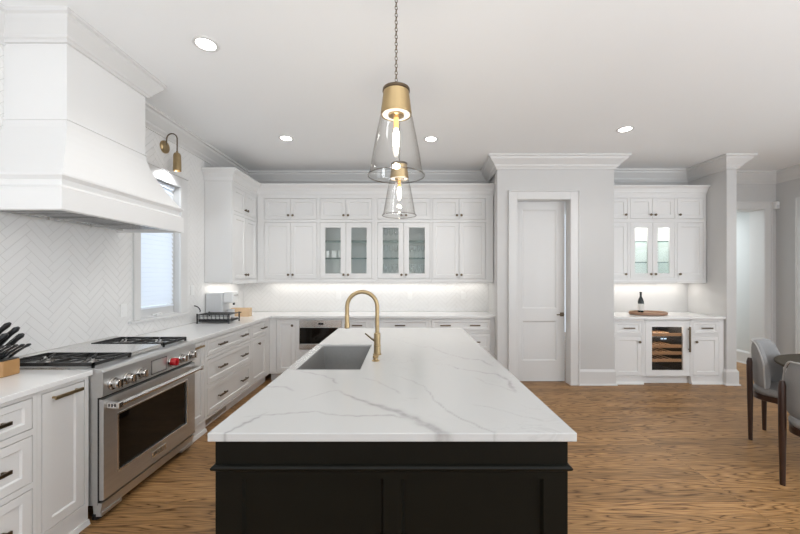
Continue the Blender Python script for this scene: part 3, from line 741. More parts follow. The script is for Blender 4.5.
# knobs
for i, (y, red) in enumerate(((2.125, 0), (2.235, 0), (2.345, 0), (2.655, 1), (2.775, 0), (2.89, 0))):
    mb = MB(); mb.lathe([(.038, 0), (.038, .010), (.034, .014)], (RF+.005, y, .811), 'x', 24)
    o = part(mb, 'knob_ring', M['chrome'], rg, smooth=True)
    mb = MB(); mb.lathe([(.026, .010), (.029, .016), (.0295, .044), (.025, .050), (.004, .051)], (RF+.006, y, .811), 'x', 22); mb.box(RF+.050, RF+.064, y-.006, y+.006, .786, .836)
    part(mb, 'knob', M['red'] if red else M['chrome'], rg, smooth=True, label='red control knob' if red else None)
mb = MB(); mb.box(RF+.004, RF+.0075, 2.455, 2.605, .772, .862); part(mb, 'display', M['screen'], rg, bev=.001)
mb = MB(); mb.box(RF+.004, RF+.0062, 2.449, 2.611, .766, .868); part(mb, 'display_bezel', M['dark_gap'], rg)
# oven door
mb = MB(); mb.box(RF-.03, RF-.022, RY0+.004, RY1-.004, .115, .742); part(mb, 'door_gap', M['dark_gap'], rg)
f = left(RF)
od = part(MB(f).shaker(RY0+.006, RY1-.006, .128, .733, d0=-.022, d1=.004, st=.112, rec=.006, ch=.004, hole=True, st_z=.125), 'oven_door', M['steel'], rg)
part(MB(f).box(RY0+.112, RY1-.112, -.012, -.006, .247, .614), 'oven_window', M['black_glass'], od)
mb = MB(f)
for a, b, c, e in ((2.160, 2.172, .247, .614), (2.856, 2.868, .247, .614), (2.160, 2.868, .244, .255), (2.160, 2.868, .604, .615)): mb.box(a, b, -.004, .0065, c, e)
part(mb, 'window_frame', M['steel_top'], od, bev=.002)
mb = MB(f); mb.tube([(2.085, .07, .692), (2.945, .07, .692)], .0175, 14)
oh = part(mb, 'oven_handle', M['steel_top'], od, smooth=True)
for y in (2.075, 2.922):
    mb = MB(f); mb.box(y, y+.034, .004, .088, .672, .712); br_ = part(mb, 'handle_bracket', M['steel_top'], oh, bev=.005)
mb = MB(f)
for k in range(3): mb.box(2.0738, 2.0752, .022+k*.018, .030+k*.018, .684, .702)
part(mb, 'bracket_slot', M['iron'], oh)
npz = part(MB(f).box(2.452, 2.602, .003, .008, .172, .214), 'nameplate', M['steel_top'], od, bev=.001)
fc = bpy.data.curves.new('letters', 'FONT'); fc.body = 'WOLF'; fc.size = .036; fc.extrude = .0008; fc.align_x = 'CENTER'; fc.align_y = 'CENTER'; fc.space_character = 1.25
fo = bpy.data.objects.new('letters', fc); COL.objects.link(fo)
bpy.context.view_layer.update()
dg = bpy.context.evaluated_depsgraph_get(); me = bpy.data.meshes.new_from_object(fo.evaluated_get(dg)); bpy.data.objects.remove(fo)
bmx = bmesh.new(); bmx.from_mesh(me)
for v in bmx.verts: v.co = Vector((RF+.0086+v.co.z, 2.527+v.co.x, .193+v.co.y))
mb = MB(); mb.bm.free(); mb.bm = bmx
for fce in bmx.faces: fce.material_index = 0
part(mb, 'lettering', M['iron'], od)
mb = MB(); mb.hexa([(RF-.06, RY0+.01, .045), (RF-.02, RY0+.01, .045), (RF-.02, RY1-.01, .045), (RF-.06, RY1-.01, .045)], [(RF-.06, RY0+.006, .112), (RF-.004, RY0+.006, .112), (RF-.004, RY1-.006, .112), (RF-.06, RY1-.006, .112)])
mb.box(RF-.045, RF-.012, RY0+.01, RY0+.16, .03, .05); mb.box(RF-.045, RF-.012, RY1-.16, RY1-.01, .03, .05)
part(mb, 'kick_panel', M['steel'], rg)
for x in (-2.35, RF-.07):
    for y in (RY0+.05, RY1-.05):
        mb = MB(); mb.lathe([(.028, 0), (.028, .02), (.02, .03), (.02, .11)], (x, y, 0), 'z', 14); part(mb, 'leg', M['dark_gap'], rg)

# ------------------------------------------------------------------ island
IX0, IX1, IY0, IY1 = -.70, .616, 1.227, 3.685
BX0, BX1, BY0, BY1 = -.683, .593, 1.250, 3.655
KX, KY0, KY1 = -.26, 2.06, 2.805     # sink cut-out
isl = T('kitchen_island', 'black-green panelled island base in the middle of the kitchen', 'island', ((BX0+BX1)/2, (BY0+BY1)/2, 0))
mb = MB()
frame_f = back(BY0+.02)
mb.f = frame_f
ph = [(-.588, -.075, .15, .738), (-.007, .506, .15, .738)]
frame(mb, BX0, BX1, 0, .883, ph, -.02, .02)
for a, b, c, e in ph:
    o_ = [mb.v(a, .02, c), mb.v(b, .02, c), mb.v(b, .02, e), mb.v(a, .02, e)]; k = .008
    i_ = [mb.v(a+k, .006, c+k), mb.v(b-k, .006, c+k), mb.v(b-k, .006, e-k), mb.v(a+k, .006, e-k)]
    for q in range(4): mb.face([o_[q], o_[(q+1) % 4], i_[(q+1) % 4], i_[q]])
    mb.face(i_)
part(mb, 'end_panel', M['espresso'], isl)
mb = MB()
mb.box(BX1-.03, BX1, BY0+.04, BY1, 0, .883); mb.box(BX0, BX1, BY1-.03, BY1, 0, .883)
mb.box(BX0, BX0+.03, BY0+.04, KY0-.03, 0, .883); mb.box(BX0, BX0+.03, KY1+.03, BY1, 0, .883); mb.box(BX0, BX0+.03, KY0-.03, KY1+.03, 0, .64)
part(mb, 'body', M['espresso'], isl)
for y0, y1 in ((1.32, 1.66), (1.68, 2.02), (2.85, 3.22), (3.24, 3.61)):
    mb = MB(lambda u, d, z: (BX0-d, u, z)); mb.shaker(y0, y1, .13, .74, d0=0, d1=.018)
    part(mb, 'door', M['espresso'], isl)
cp = [(-.005, .768), (.004, .768), (.012, .774), (.014, .781), (.010, .786), (.003, .790), (-.005, .790)]
part(MB().sweep([(BX0, KY0-.032), (BX0, BY0), (BX1, BY0), (BX1, BY1)], [(-o, z) if False else (o, z) for o, z in cp]) if False else MB().sweep([(BX1, BY1), (BX1, BY0), (BX0, BY0), (BX0, KY0-.032)][::-1], cp), 'cap_moulding', M['espresso'], isl, smooth=True)
part(MB().sweep([(BX0, BY1), (BX0, BY0), (BX1, BY0), (BX1, BY1)], [(-.005, 0), (.018, 0), (.018, .10), (.006, .12), (-.005, .12)]), 'base_moulding', M['espresso'], isl)

# worktop with its veins
def px(x, y):
    Y = .561*345/(y-275.5); return (x-404)/345*Y, Y
VEINS = []
for w0, w1, s, pts in (
    (.005, .024, .5, [(338, 390), (350, 396), (365, 401.6), (380, 407), (393, 411), (408, 417), (422, 423), (438, 430), (452, 437)]),
    (.0035, .005, .42, [(240, 417), (261, 415.4), (290, 413), (316, 412), (340, 416), (366, 415), (393, 415.4), (410, 419)]),
    (.003, .005, .38, [(252, 388), (269, 387), (283, 387), (292, 391)]),
    (.004, .006, .48, [(270, 411), (256, 418), (241, 425), (226, 433), (222, 437)]),
    (.003, .006, .42, [(296, 370), (310, 373), (324, 375.5), (333, 379), (337, 384)]),
    (.0025, .005, .34, [(393, 374), (409, 379.5), (424, 386), (430, 392), (433, 400.5), (443, 408), (453, 415), (470, 423), (486, 430), (500, 437)]),
    (.003, .007, .32, [(428, 346), (436, 349), (448, 354), (466, 358.5), (480, 360), (492, 366)]),
    (.003, .009, .40, [(448, 364), (460, 369), (474, 371), (487, 373.5), (497, 374.5), (508, 381), (516, 392)]),
    (.003, .004, .24, [(476, 377), (487, 384), (500, 386), (513, 391)]),
    (.003, .004, .22, [(362, 378), (378, 381), (392, 388), (402, 394)]),
    (.003, .004, .22, [(300, 400), (318, 396), (330, 391), (338, 390)]),
    (.003, .004, .22, [(470, 404), (492, 408), (520, 416), (545, 421)]),
    (.003, .004, .20, [(388, 338), (402, 341), (420, 347), (430, 347)]),
):
    VEINS.append((w0, w1, s, [px(*p) for p in pts]))
def vnoise(x, y):
    return (math.sin(x*31+y*17)+math.sin(x*53-y*41+1.3)*.6+math.sin(x*97+y*113+.4)*.35)
def vein(x, y):
    xx = x+.006*vnoise(x, y); yy = y+.006*vnoise(y+3, x)
    best = 0
    for w0, w1, s, P in VEINS:
        n = len(P)-1
        for i in range(n):
            ax, ay = P[i]; bx, by = P[i+1]; dx, dy = bx-ax, by-ay
            t = max(0, min(1, ((xx-ax)*dx+(yy-ay)*dy)/(dx*dx+dy*dy)))
            q = (i+t)/n; wd_ = (w0+(w1-w0)*q)*1.2
            d = math.hypot(xx-ax-t*dx, yy-ay-t*dy)
            if d < wd_*2.2:
                core = max(0, 1-d/(wd_*1.1)); halo = max(0, 1-d/(wd_*2.2))*.35
                ends = min(1, q*6+.25, (1-q)*6+.45)
                best = max(best, min(.95, s*1.45*ends*min(1, core*1.3+halo)))
    return best
def lin(a, b, step):
    n = max(1, int(round((b-a)/step))); return [a+(b-a)*i/n for i in range(n)]
gx = lin(IX0, KX, .007)+lin(KX, IX1, .007)+[IX1]
gy = lin(IY0, KY0, .007)+lin(KY0, KY1, .02)+lin(KY1, IY1, .03)+[IY1]
bm = bmesh.new(); gv = {}
def keep(i, j): return not ((gx[i]+gx[i+1])/2 < KX and KY0 < (gy[j]+gy[j+1])/2 < KY1)
for i in range(len(gx)-1):
    for j in range(len(gy)-1):
        if not keep(i, j): continue
        vs = []
        for a, b in ((i, j), (i+1, j), (i+1, j+1), (i, j+1)):
            if (a, b) not in gv: gv[a, b] = bm.verts.new((gx[a], gy[b], CT))
            vs.append(gv[a, b])
        bm.faces.new(vs)
ex = bmesh.ops.extrude_face_region(bm, geom=bm.faces[:])
bmesh.ops.translate(bm, verts=[g for g in ex['geom'] if isinstance(g, bmesh.types.BMVert)], vec=(0, 0, -.031))
mb = MB(); mb.bm.free(); mb.bm = bm
top = solo(mb, 'worktop', M['quartz'], 'white veined stone slab on top of the island, cut out for the sink', 'worktop')
at = top.data.attributes.new('vein', 'FLOAT', 'POINT')
cache = {}
vals = []
for v in top.data.vertices:
    x, y = v.co.x+top.location.x, v.co.y+top.location.y; k = (round(x, 4), round(y, 4))
    if k not in cache: cache[k] = vein(x, y)
    vals.append(cache[k])
at.data.foreach_set('value', vals)
bv = top.modifiers.new('edge', 'BEVEL'); bv.width = .003; bv.segments = 2; bv.limit_method = 'ANGLE'; bv.angle_limit = math.radians(60)

# sink
mb = MB()
sx0, sx1, sy0, sy1, st_, sb_ = -.708, KX-.001, KY0+.002, KY1-.002, .905, .675
ti = .022
A = [(sx0, sy0), (sx1, sy0), (sx1, sy1), (sx0, sy1)]
B = [(sx0+.06, sy0+.006), (sx1-.006, sy0+.006), (sx1-.006, sy1-.02), (sx0+.06, sy1-.02)]
C_ = [(sx0+.075, sy0+.02), (sx1-.02, sy0+.02), (sx1-.02, sy1-.035), (sx0+.075, sy1-.035)]
rs = [[mb.v(x, y, z) for x, y in P] for P, z in ((A, .645), (A, st_), (B, st_), (B, st_-.01), (C_, sb_))]
for P, Q in zip(rs[:-1], rs[1:]):
    for k in range(4): mb.face([P[k], P[(k+1) % 4], Q[(k+1) % 4], Q[k]])
mb.face(rs[0]); mb.face(rs[-1])
snk = T('sink', 'grey apron-front sink set into the left side of the island', 'sink', ((sx0+sx1)/2, (sy0+sy1)/2, .645))
part(mb, 'basin', M['sink'], snk, bev=.006, seg=3)
mb = MB(); mb.box(sx0-.004, sx0+.058, sy0+.002, sy1-.002, st_-.002, st_+.004); part(mb, 'apron_rim', M['steel_top'], snk, bev=.002)
mb = MB(); mb.lathe([(.045, sb_), (.045, sb_+.003), (.03, sb_+.004), (.02, sb_+.001)], (-.43, 2.48, 0), 'z', 20); part(mb, 'drain', M['chrome'], snk, smooth=True)

# faucet
fx, fy = -.190, 2.45
fa = T('faucet', 'tall brass gooseneck faucet beside the island sink', 'faucet', (fx, fy, CT))
mb = MB(); mb.lathe([(.030, CT), (.030, CT+.006), (.0245, CT+.010), (.0235, CT+.060), (.0255, CT+.062), (.0255, CT+.069), (.0225, CT+.071), (.0225, CT+.150), (.016, CT+.156)], (fx, fy, 0), 'z', 24)
part(mb, 'body', M['brass_satin'], fa, smooth=True)
pth = [(fx, fy, CT+.15), (fx, fy, CT+.335)]
Rr = .107
for k in range(0, 19):
    a = PI*k/18; pth.append((fx-Rr+Rr*math.cos(a), fy, CT+.338+Rr*math.sin(a)))
pth.append((fx-2*Rr, fy, CT+.27))
mb = MB(); mb.tube(pth, .0142, 14); part(mb, 'spout', M['brass_satin'], fa, smooth=True)
mb = MB(); mb.lathe([(.0132, .285), (.016, .280), (.016, .225), (.019, .215), (.019, .190), (.015, .186)], (fx-2*Rr, fy, CT), 'z', 18); part(mb, 'spray_head', M['brass_satin'], fa, smooth=True)
mb = MB(); mb.tube([(fx-.018, fy-.004, CT+.100), (fx-.038, fy-.006, CT+.112), (fx-.085, fy-.01, CT+.152)], [.008, .0065, .005], 10); part(mb, 'lever', M['bronze'], fa, smooth=True)
mb = MB(); mb.lathe([(.026, CT), (.026, CT+.004), (.015, CT+.009), (.014, CT+.018), (.019, CT+.022), (.020, CT+.032), (.016, CT+.036), (.003, CT+.037)], (-.187, 2.27, 0), 'z', 20)
solo(mb, 'disposal_button', M['brass_satin'], 'small round brass button on the island slab in front of the faucet', 'button', smooth=True)

# ------------------------------------------------------------------ pendants
def pendant(y, label):
    x = -.04
    t = T('pendant_light', label, 'pendant light', (x, y, 1.985), 0, 'glass pendants over the island')
    mb = MB(); mb.lathe([(.067, 2.424), (.0675, 2.418), (.066, 2.414), (.080, 2.302), (.079, 2.298), (.072, 2.298), (.058, 2.41), (.01, 2.412), (.01, 2.424)], (x, y, 0), 'z', 40)
    part(mb, 'cap', M['brass'], t, smooth=True)
    mb = MB(); mb.lathe([(.06, 2.430), (.0695, 2.430), (.0705, 2.418), (.0665, 2.414)], (x, y, 0), 'z', 32); part(mb, 'cap_rim', M['bronze'], t, smooth=True)
    mb = MB(); mb.lathe([(.0715, 2.306), (.0715, 2.300), (.001, 2.300)], (x, y, 0), 'z', 32); part(mb, 'cap_underside', M['ceramic'], t, label='pale underside of the brass cap')
    mb = MB(); mb.lathe([(.0775, 2.298), (.083, 2.285), (.105, 2.18), (.124, 2.075), (.132, 2.02), (.138, 1.998), (.144, 1.988)], (x, y, 0), 'z', 48, close=False)
    sh = part(mb, 'shade', M['pendant_glass'], t, smooth=True)
    mb = MB(); mb.torus((x, y, 1.986), .1445, .0034, n=56, k=8); part(mb, 'rim', M['rim_glass'], sh, smooth=True)
    mb = MB(); mb.lathe([(.040, 2.300), (.040, 2.292), (.026, 2.286), (.014, 2.284)], (x, y, 0), 'z', 24); part(mb, 'socket_cup', M['brass'], t, smooth=True)
    mb = MB(); mb.lathe([(.013, 2.29), (.013, 2.228)], (x, y, 0), 'z', 16); part(mb, 'candle_sleeve', M['socket'], t, smooth=True)
    mb = MB(); mb.lathe([(.009, 2.225), (.016, 2.205), (.0175, 2.175), (.014, 2.14), (.006, 2.12)], (x, y, 0), 'z', 16); part(mb, 'bulb', M['bulb'], t, smooth=True)
    mb = MB(); z = 2.44; k = 0
    while z < ZC-.035:
        mm = Matrix.Rotation(PI/2, 3, 'X'); mm = Matrix.Rotation(PI/2*(k % 2)+.4, 3, 'Z') @ mm
        mb.torus((x, y, z), .0085, .0019, mm, 12, 6, .75, 1.35); z += .0185; k += 1
    part(mb, 'chain', M['bronze'], t, smooth=True)
    mb = MB(); mb.lathe([(.06, ZC), (.06, ZC-.012), (.02, ZC-.03), (.006, ZC-.032)], (x, y, 0), 'z', 24); part(mb, 'canopy', M['brass'], t, smooth=True)
    l = bpy.data.lights.new('pendant_glow', 'POINT'); l.energy = 2.2; l.color = (1, .86, .66); l.shadow_soft_size = .02
    o = bpy.data.objects.new('pendant_glow', l); COL.objects.link(o); o.parent = t; o.location = (0, 0, .085)
pendant(1.77, 'clear glass pendant with a brass cap over the near half of the island')
pendant(2.94, 'clear glass pendant with a brass cap over the far half of the island')

# ------------------------------------------------------------------ downlights, then added fill spots
def downlight(x, y, label, power=10):
    t = T('downlight', label, 'ceiling light', (x, y, ZC), 0, 'recessed ceiling lights')
    mb = MB(); mb.lathe([(.062, ZC), (.062, ZC-.004), (.082, ZC-.005), (.086, ZC-.001), (.086, ZC)], (x, y, 0), 'z', 28, close=False); part(mb, 'trim_ring', M['trim'], t, smooth=True)
    mb = MB(); mb.lathe([(.0625, ZC-.001), (.0625, ZC-.003), (.001, ZC-.0035)], (x, y, 0), 'z', 28); part(mb, 'lens', M['lens'], t)
    l = bpy.data.lights.new('downlight_or_fill_beam', 'SPOT'); l.energy = power; l.spot_size = math.radians(125); l.spot_blend = .7; l.shadow_soft_size = .06; l.color = (1, .985, .96)
    o = bpy.data.objects.new('downlight_or_fill_beam', l); COL.objects.link(o); o.parent = t; o.location = (0, 0, -.02)
downlight(-1.365, 2.378, 'round recessed ceiling light above the aisle between range and island, nearest the hood', 15)
downlight(-1.368, 4.007, 'round recessed ceiling light above the inner corner of the left and back cabinets', 26)
downlight(.315, 4.03, 'round recessed ceiling light seen just right of the pendants', 26)
downlight(2.41, 3.76, 'round recessed ceiling light in front of the pantry wall and bar', 15)
for x, y in ((-1.37, .4), (.31, .2), (2.41, .8), (4.2, 2.4), (4.2, .2), (2.41, -1.6), (-.5, -1.6), (4.95, 3.7)):  # spots without fixtures, added out of view to brighten the room
    l = bpy.data.lights.new('downlight_or_fill_beam', 'SPOT'); l.energy = 20 if y > 3 else 6; l.spot_size = math.radians(125); l.spot_blend = .7; l.shadow_soft_size = .06; l.color = (1, .985, .96)
    o = bpy.data.objects.new('downlight_or_fill_beam', l); COL.objects.link(o); o.location = (x, y, ZC-.02)

# under-cabinet and in-cabinet lights
area('undercabinet_light', (-.40, 5.27, UB-.012), (0, 0, 0), 3.3, .05, 3, (1, .96, .9))
area('undercabinet_light', (-2.37, 4.72, UB-.012), (0, 0, 0), .05, .75, 1.0, (1, .96, .9))
area('undercabinet_light', (3.56, 5.15, UB-.012), (0, 0, 0), 1.4, .05, 2.6, (1, .96, .9))
area('wine_cooler_light', (3.575, FYW+.20, .80), (-.5, 0, 0), .36, .2, 2.5, (1, .93, .84))
area('bar_cabinet_light', (3.563, 5.08, 2.235), (0, 0, 0), .55, .06, 2.2, (1, .97, .94))

# ------------------------------------------------------------------ sconce by the window
sy = 3.585
sc = T('wall_sconce', 'brass gooseneck sconce on the tiled wall above the kitchen window', 'sconce', (XL+.007, sy, 2.80))
f = left(XL+.007)
mb = MB(f); mb.lathe([(.064, 0), (.064, .014), (.056, .022), (.012, .026)], (sy, 0, 2.81), 'd', 32); part(mb, 'backplate', M['brass_satin'], sc, smooth=True)
pth = [(sy, .02, 2.82), (sy, .026, 2.88)]
for k in range(0, 13):
    a = PI-PI*k/12; pth.append((sy, .082+.054*math.cos(a), 2.895+.054*math.sin(a)))
pth.append((sy, .136, 2.75))
mb = MB(f); mb.tube(pth, .006, 10); part(mb, 'arm', M['bronze'], sc, smooth=True)
mb = MB(f); mb.lathe([(.010, .012), (.012, .0), (.028, -.010), (.035, -.03), (.039, -.19), (.036, -.19), (.032, -.032), (.010, -.016)], (sy, .136, 2.752), 'z', 28); part(mb, 'shade', M['brass_satin'], sc, smooth=True)
mb = MB(f); mb.lathe([(.008, 0), (.02, -.03), (.02, -.06), (.005, -.08)], (sy, .136, 2.67), 'z', 14); part(mb, 'bulb', M['lens'], sc, smooth=True)
l = bpy.data.lights.new('sconce_glow', 'SPOT'); l.energy = 4.5; l.spot_size = math.radians(130); l.spot_blend = .8; l.color = (.93, .97, 1.0); l.shadow_soft_size = .03
o = bpy.data.objects.new('sconce_glow', l); COL.objects.link(o); o.parent = sc; o.location = (.136, 0, -.25); o.rotation_euler = (0, .7, 0)

# ------------------------------------------------------------------ wall plates and sensor
def plate(f, u, z, label, cat='outlet', slots=True):
    c = Vector(f(u, 0, z-.06)); t = T('wall_outlet', label, cat, c)
    part(MB(f).box(u-.036, u+.036, .0, .006, z-.058, z+.058), 'plate', M['plastic_white'], t, bev=.002)
    mb = MB(f)
    for s in (-1, 1): mb.box(u-.016, u+.016, .006, .008, z+s*.022-.015, z+s*.022+.015)
    part(mb, 'socket', M['plastic_white'], t)
fl = left(XL+.006); fb = back(YB-.006)
plate(fl, 3.065, 1.165, 'white outlet plate on the tile between the hood and the kitchen window')
plate(fl, 4.06, 1.30, 'white switch plate on the tile between the kitchen window and the wall cabinet', 'switch')
plate(fb, .088, 1.16, 'white outlet plate on the back splash above the middle drawer cabinet, near the faucet top')
plate(fb, .92, 1.16, 'white outlet plate on the back splash nearest the pantry wall')
plate(fb, -1.02, 1.16, 'white outlet plate on the back splash above the microwave drawer')
ms = T('motion_sensor', 'small white sensor box high in the dining room corner', 'sensor', (5.757, 5.345, 2.50))
mb = MB(); mb.box(5.725, 5.79, 5.31, 5.379, 2.50, 2.62); part(mb, 'housing', M['plastic_white'], ms, bev=.01)
mb = MB(); mb.box(5.735, 5.78, 5.307, 5.311, 2.515, 2.56); part(mb, 'lens', M['plastic_grey'], ms)

# ------------------------------------------------------------------ things on the left worktops
# knife block: leaning curved wooden block with slots
kb = T('knife_block', 'curved wooden knife block at the left edge, on the worktop beside the range', 'knife block', (-2.29, 1.90, CT))
mb = MB()
prof = []
bx0, bx1, by0, by1 = -2.44, -2.195, 1.80, 1.98
plan = [(bx0, by0), (bx1-.10, by0-.01), (bx1-.03, by0+.03), (bx1, by0+.09), (bx1-.005, by1), (bx0, by1)]
mb.hexa([(x, y, CT) for x, y in plan], [(x, y, CT+.088+.03*(1-(x-bx0)/(bx1-bx0))) for x, y in plan])
part(mb, 'block', M['oak'], kb, bev=.008, seg=3)
mb = MB(); mb.hexa([(x*.96-.0935, y*.96+.076, CT+.088+.03*(1-(x*.96-.0935-bx0)/(bx1-bx0))-.004) for x, y in plan], [(x*.96-.0935, y*.96+.076, CT+.0915+.03*(1-(x*.96-.0935-bx0)/(bx1-bx0))) for x, y in plan])
part(mb, 'slot_plate', M['dark_gap'], kb)
kdir = Vector((.62, .12, .72)).normalized()
def knife(x, y, ln, r, label, kind, kdir=kdir):
    x -= .03
    zb = CT+.0915+.03*(1-(x-bx0)/(bx1-bx0))
    b = Vector((x, y, zb))
    t = T(kind, label, 'knife', b, 0, 'knives standing in the wooden block')
    p = lambda s, o=0: b+kdir*s+Vector((-.72, 0, .62))*o
    mb = MB(); mb.tube([p(.004), p(.012), p(.018)], [r*.55, r*.75, r*.8], 8); part(mb, 'bolster', M['chrome'], t, smooth=True)
    mb = MB(); mb.tube([p(.016), p(.024), p(ln*.4, .003), p(ln*.75, .001), p(ln*.93, -.003), p(ln, -.006)], [r*.75, r*.95, r, r*.92, r*1.12, r*.6], 10); part(mb, 'handle', M['plastic_black'], t, smooth=True)
    mb = MB(); mb.tube([p(.016, r*.62)-Vector((0, r*.66, 0)), p(ln*.5, r*.66+.003)-Vector((0, r*.74, 0)), p(ln*.92, r*.66-.003)-Vector((0, r*.72, 0))], r*.3, 6); part(mb, 'tang', M['steel_top'], t, smooth=True)
    mb = MB()
    for s in (.3, .55, .8):
        q = p(ln*s, 0); mb.tube([q+Vector((0, -r*1.06, 0)), q+Vector((0, r*1.06, 0))], r*.22, 8)
    part(mb, 'rivet', M['chrome'], t)
big = [(-2.40, 1.885, .205, 'at the far left end of the block'), (-2.37, 1.935, .235, 'at the back left of the block, handle rising highest'), (-2.335, 1.87, .20, 'in the middle of the tall row'),
       (-2.30, 1.93, .215, 'behind the middle of the block, second highest handle'), (-2.285, 1.885, .18, 'just left of the steak knives'), (-2.255, 1.945, .17, 'at the back right of the block, above the steak knives')]
for x, y, ln, wh in big: knife(x, y, ln, .0135, 'large black-handled knife '+wh, 'kitchen_knife')
for k in range(6):
    knife(-2.265+k*.013, 1.835+k*.021, .135, .008, ('small black-handled steak knife, %s of the fan of six' % ('first from the left', 'second from the left', 'third from the left', 'third from the right', 'second from the right', 'right end')[k]), 'steak_knife', Vector((.78, .12, .58)).normalized())

# pod rack
pr = T('pod_rack', 'low black wire rack of white coffee pods in front of the coffee machine', 'rack', (-2.23, 4.13, CT))
rx0, rx1, ry0, ry1, rz = -2.41, -2.04, 4.02, 4.27, CT+.115
for x in (rx0, rx1):
    for y in (ry0, ry1):
        mb = MB(); mb.box(x-.006, x+.006, y-.006, y+.006, CT, rz); part(mb, 'post', M['black'], pr)
mb = MB()
for z in (CT+.03, rz-.012):
    for y in (ry0, ry1): mb.tube([(rx0, y, z), (rx1, y, z)], .004, 6)
    for x in (rx0, rx1): mb.tube([(x, ry0, z), (x, ry1, z)], .004, 6)
for k in range(9): mb.tube([(rx0+.04*(k+.6), ry0, CT+.03), (rx0+.04*(k+.6), ry1, CT+.03)], .003, 6); 
for k in range(18): mb.tube([(rx0+.0205*(k+.5), ry0, rz-.012), (rx0+.0205*(k+.5), ry1, rz-.012)], .003, 6)
for k in range(8): mb.tube([(rx0+.022+.047*k, ry0, CT+.03), (rx0+.022+.047*k, ry0, rz-.012)], .004, 6)
for z in (CT+.05, CT+.088): mb.tube([(rx0, ry0, z), (rx1, ry0, z)], .003, 6)
part(mb, 'wire_frame', M['black'], pr)
mb = MB(); mb.box(rx0+.01, rx1-.01, ry0+.012, ry1-.01, CT+.018, CT+.045); part(mb, 'drawer_tray', M['black'], pr)
for j in range(2):
    for k in range(7):
        mb = MB(); mb.lathe([(.014, 0), (.0185, .028), (.020, .031), (.020, .034), (.003, .036)], (rx0+.045+k*.047, ry0+.03+j*.06, CT+.0455), 'z', 14)
        solo(mb, 'coffee_pod', M['ceramic'], 'small white coffee pods lined up in the black wire rack', 'coffee pod', 'coffee pods in the wire rack', smooth=True)
# slim gooseneck standing behind the rack
gn = T('gooseneck_tap', 'slim black curved spout at the wall, left of the pod rack', 'spout', (-2.44, 4.08, CT))
mb = MB(); pth = [(-2.425, 4.10, CT+.012), (-2.425, 4.10, CT+.13)]
mb.tube(pth, .003, 8); part(mb, 'stem', M['plastic_grey'], gn)
mb = MB(); pth = []
for k in range(9):
    a = PI*.05+PI*.55*k/8; pth.append((-2.455+.075*math.cos(a)-.04, 4.10, CT+.13+.07*math.sin(a)))
mb.tube([(-2.425, 4.10, CT+.13)]+pth, .006, 8); part(mb, 'spout', M['black'], gn, smooth=True)
mb = MB(); mb.lathe([(.022, 0), (.022, .008), (.006, .012)], (-2.425, 4.10, CT), 'z', 16); part(mb, 'base', M['plastic_grey'], gn, smooth=True)

# coffee machine
cm = T('coffee_machine', 'pale grey coffee machine under the wall cabinet, behind the pod rack', 'coffee machine', (-2.30, 4.40, CT))
mb = MB(); mb.box(-2.485, -2.275, 4.315, 4.50, CT, CT+.345); part(mb, 'body', M['plastic_grey'], cm, bev=.012, seg=3)
mb = MB(); mb.box(-2.275, -2.15, 4.335, 4.48, CT+.215, CT+.355); part(mb, 'brew_head', M['plastic_white'], cm, bev=.015, seg=3)
mb = MB(); mb.box(-2.275, -2.14, 4.335, 4.48, CT, CT+.03); part(mb, 'drip_tray', M['plastic_grey'], cm, bev=.006)
mb = MB(); mb.lathe([(.045, 0), (.05, .10), (.047, .10), (.04, .005)], (-2.205, 4.385, CT+.031), 'z', 20); part(mb, 'cup_support', M['plastic_grey'], cm, smooth=True)
mb = MB(); mb.tube([(-2.175, 4.41, CT+.225), (-2.175, 4.41, CT+.185)], .013, 12); part(mb, 'nozzle', M['black'], cm)
mb = MB(); mb.box(-2.19, -2.14, 4.36, 4.46, CT+.30, CT+.318); part(mb, 'lever', M['chrome'], cm, bev=.004)
# wooden box
wb = T('wooden_box', 'pale wooden box on the worktop right of the coffee machine', 'box', (-2.23, 4.80, CT))
mb = MB(); a, b, c, e = -2.36, -2.11, 4.70, 4.79; zt_ = CT+.115
mb.box(a, b, c, c+.012, CT, zt_); mb.box(a, b, e-.012, e, CT, zt_); mb.box(a, a+.012, c+.012, e-.012, CT, zt_); mb.box(b-.012, b, c+.012, e-.012, CT, zt_); mb.box(a+.012, b-.012, c+.012, e-.012, CT, CT+.012)
part(mb, 'body', M['pale_wood'], wb, bev=.002)
mb = MB(); mb.box(-2.25, -2.215, c-.003, c, CT+.055, CT+.066); part(mb, 'grip_slot', M['walnut'], wb)
mb = MB(); mb.box(a+.013, b-.013, c+.013, e-.013, CT+.085, CT+.09); part(mb, 'inner_tray', M['oak'], wb)

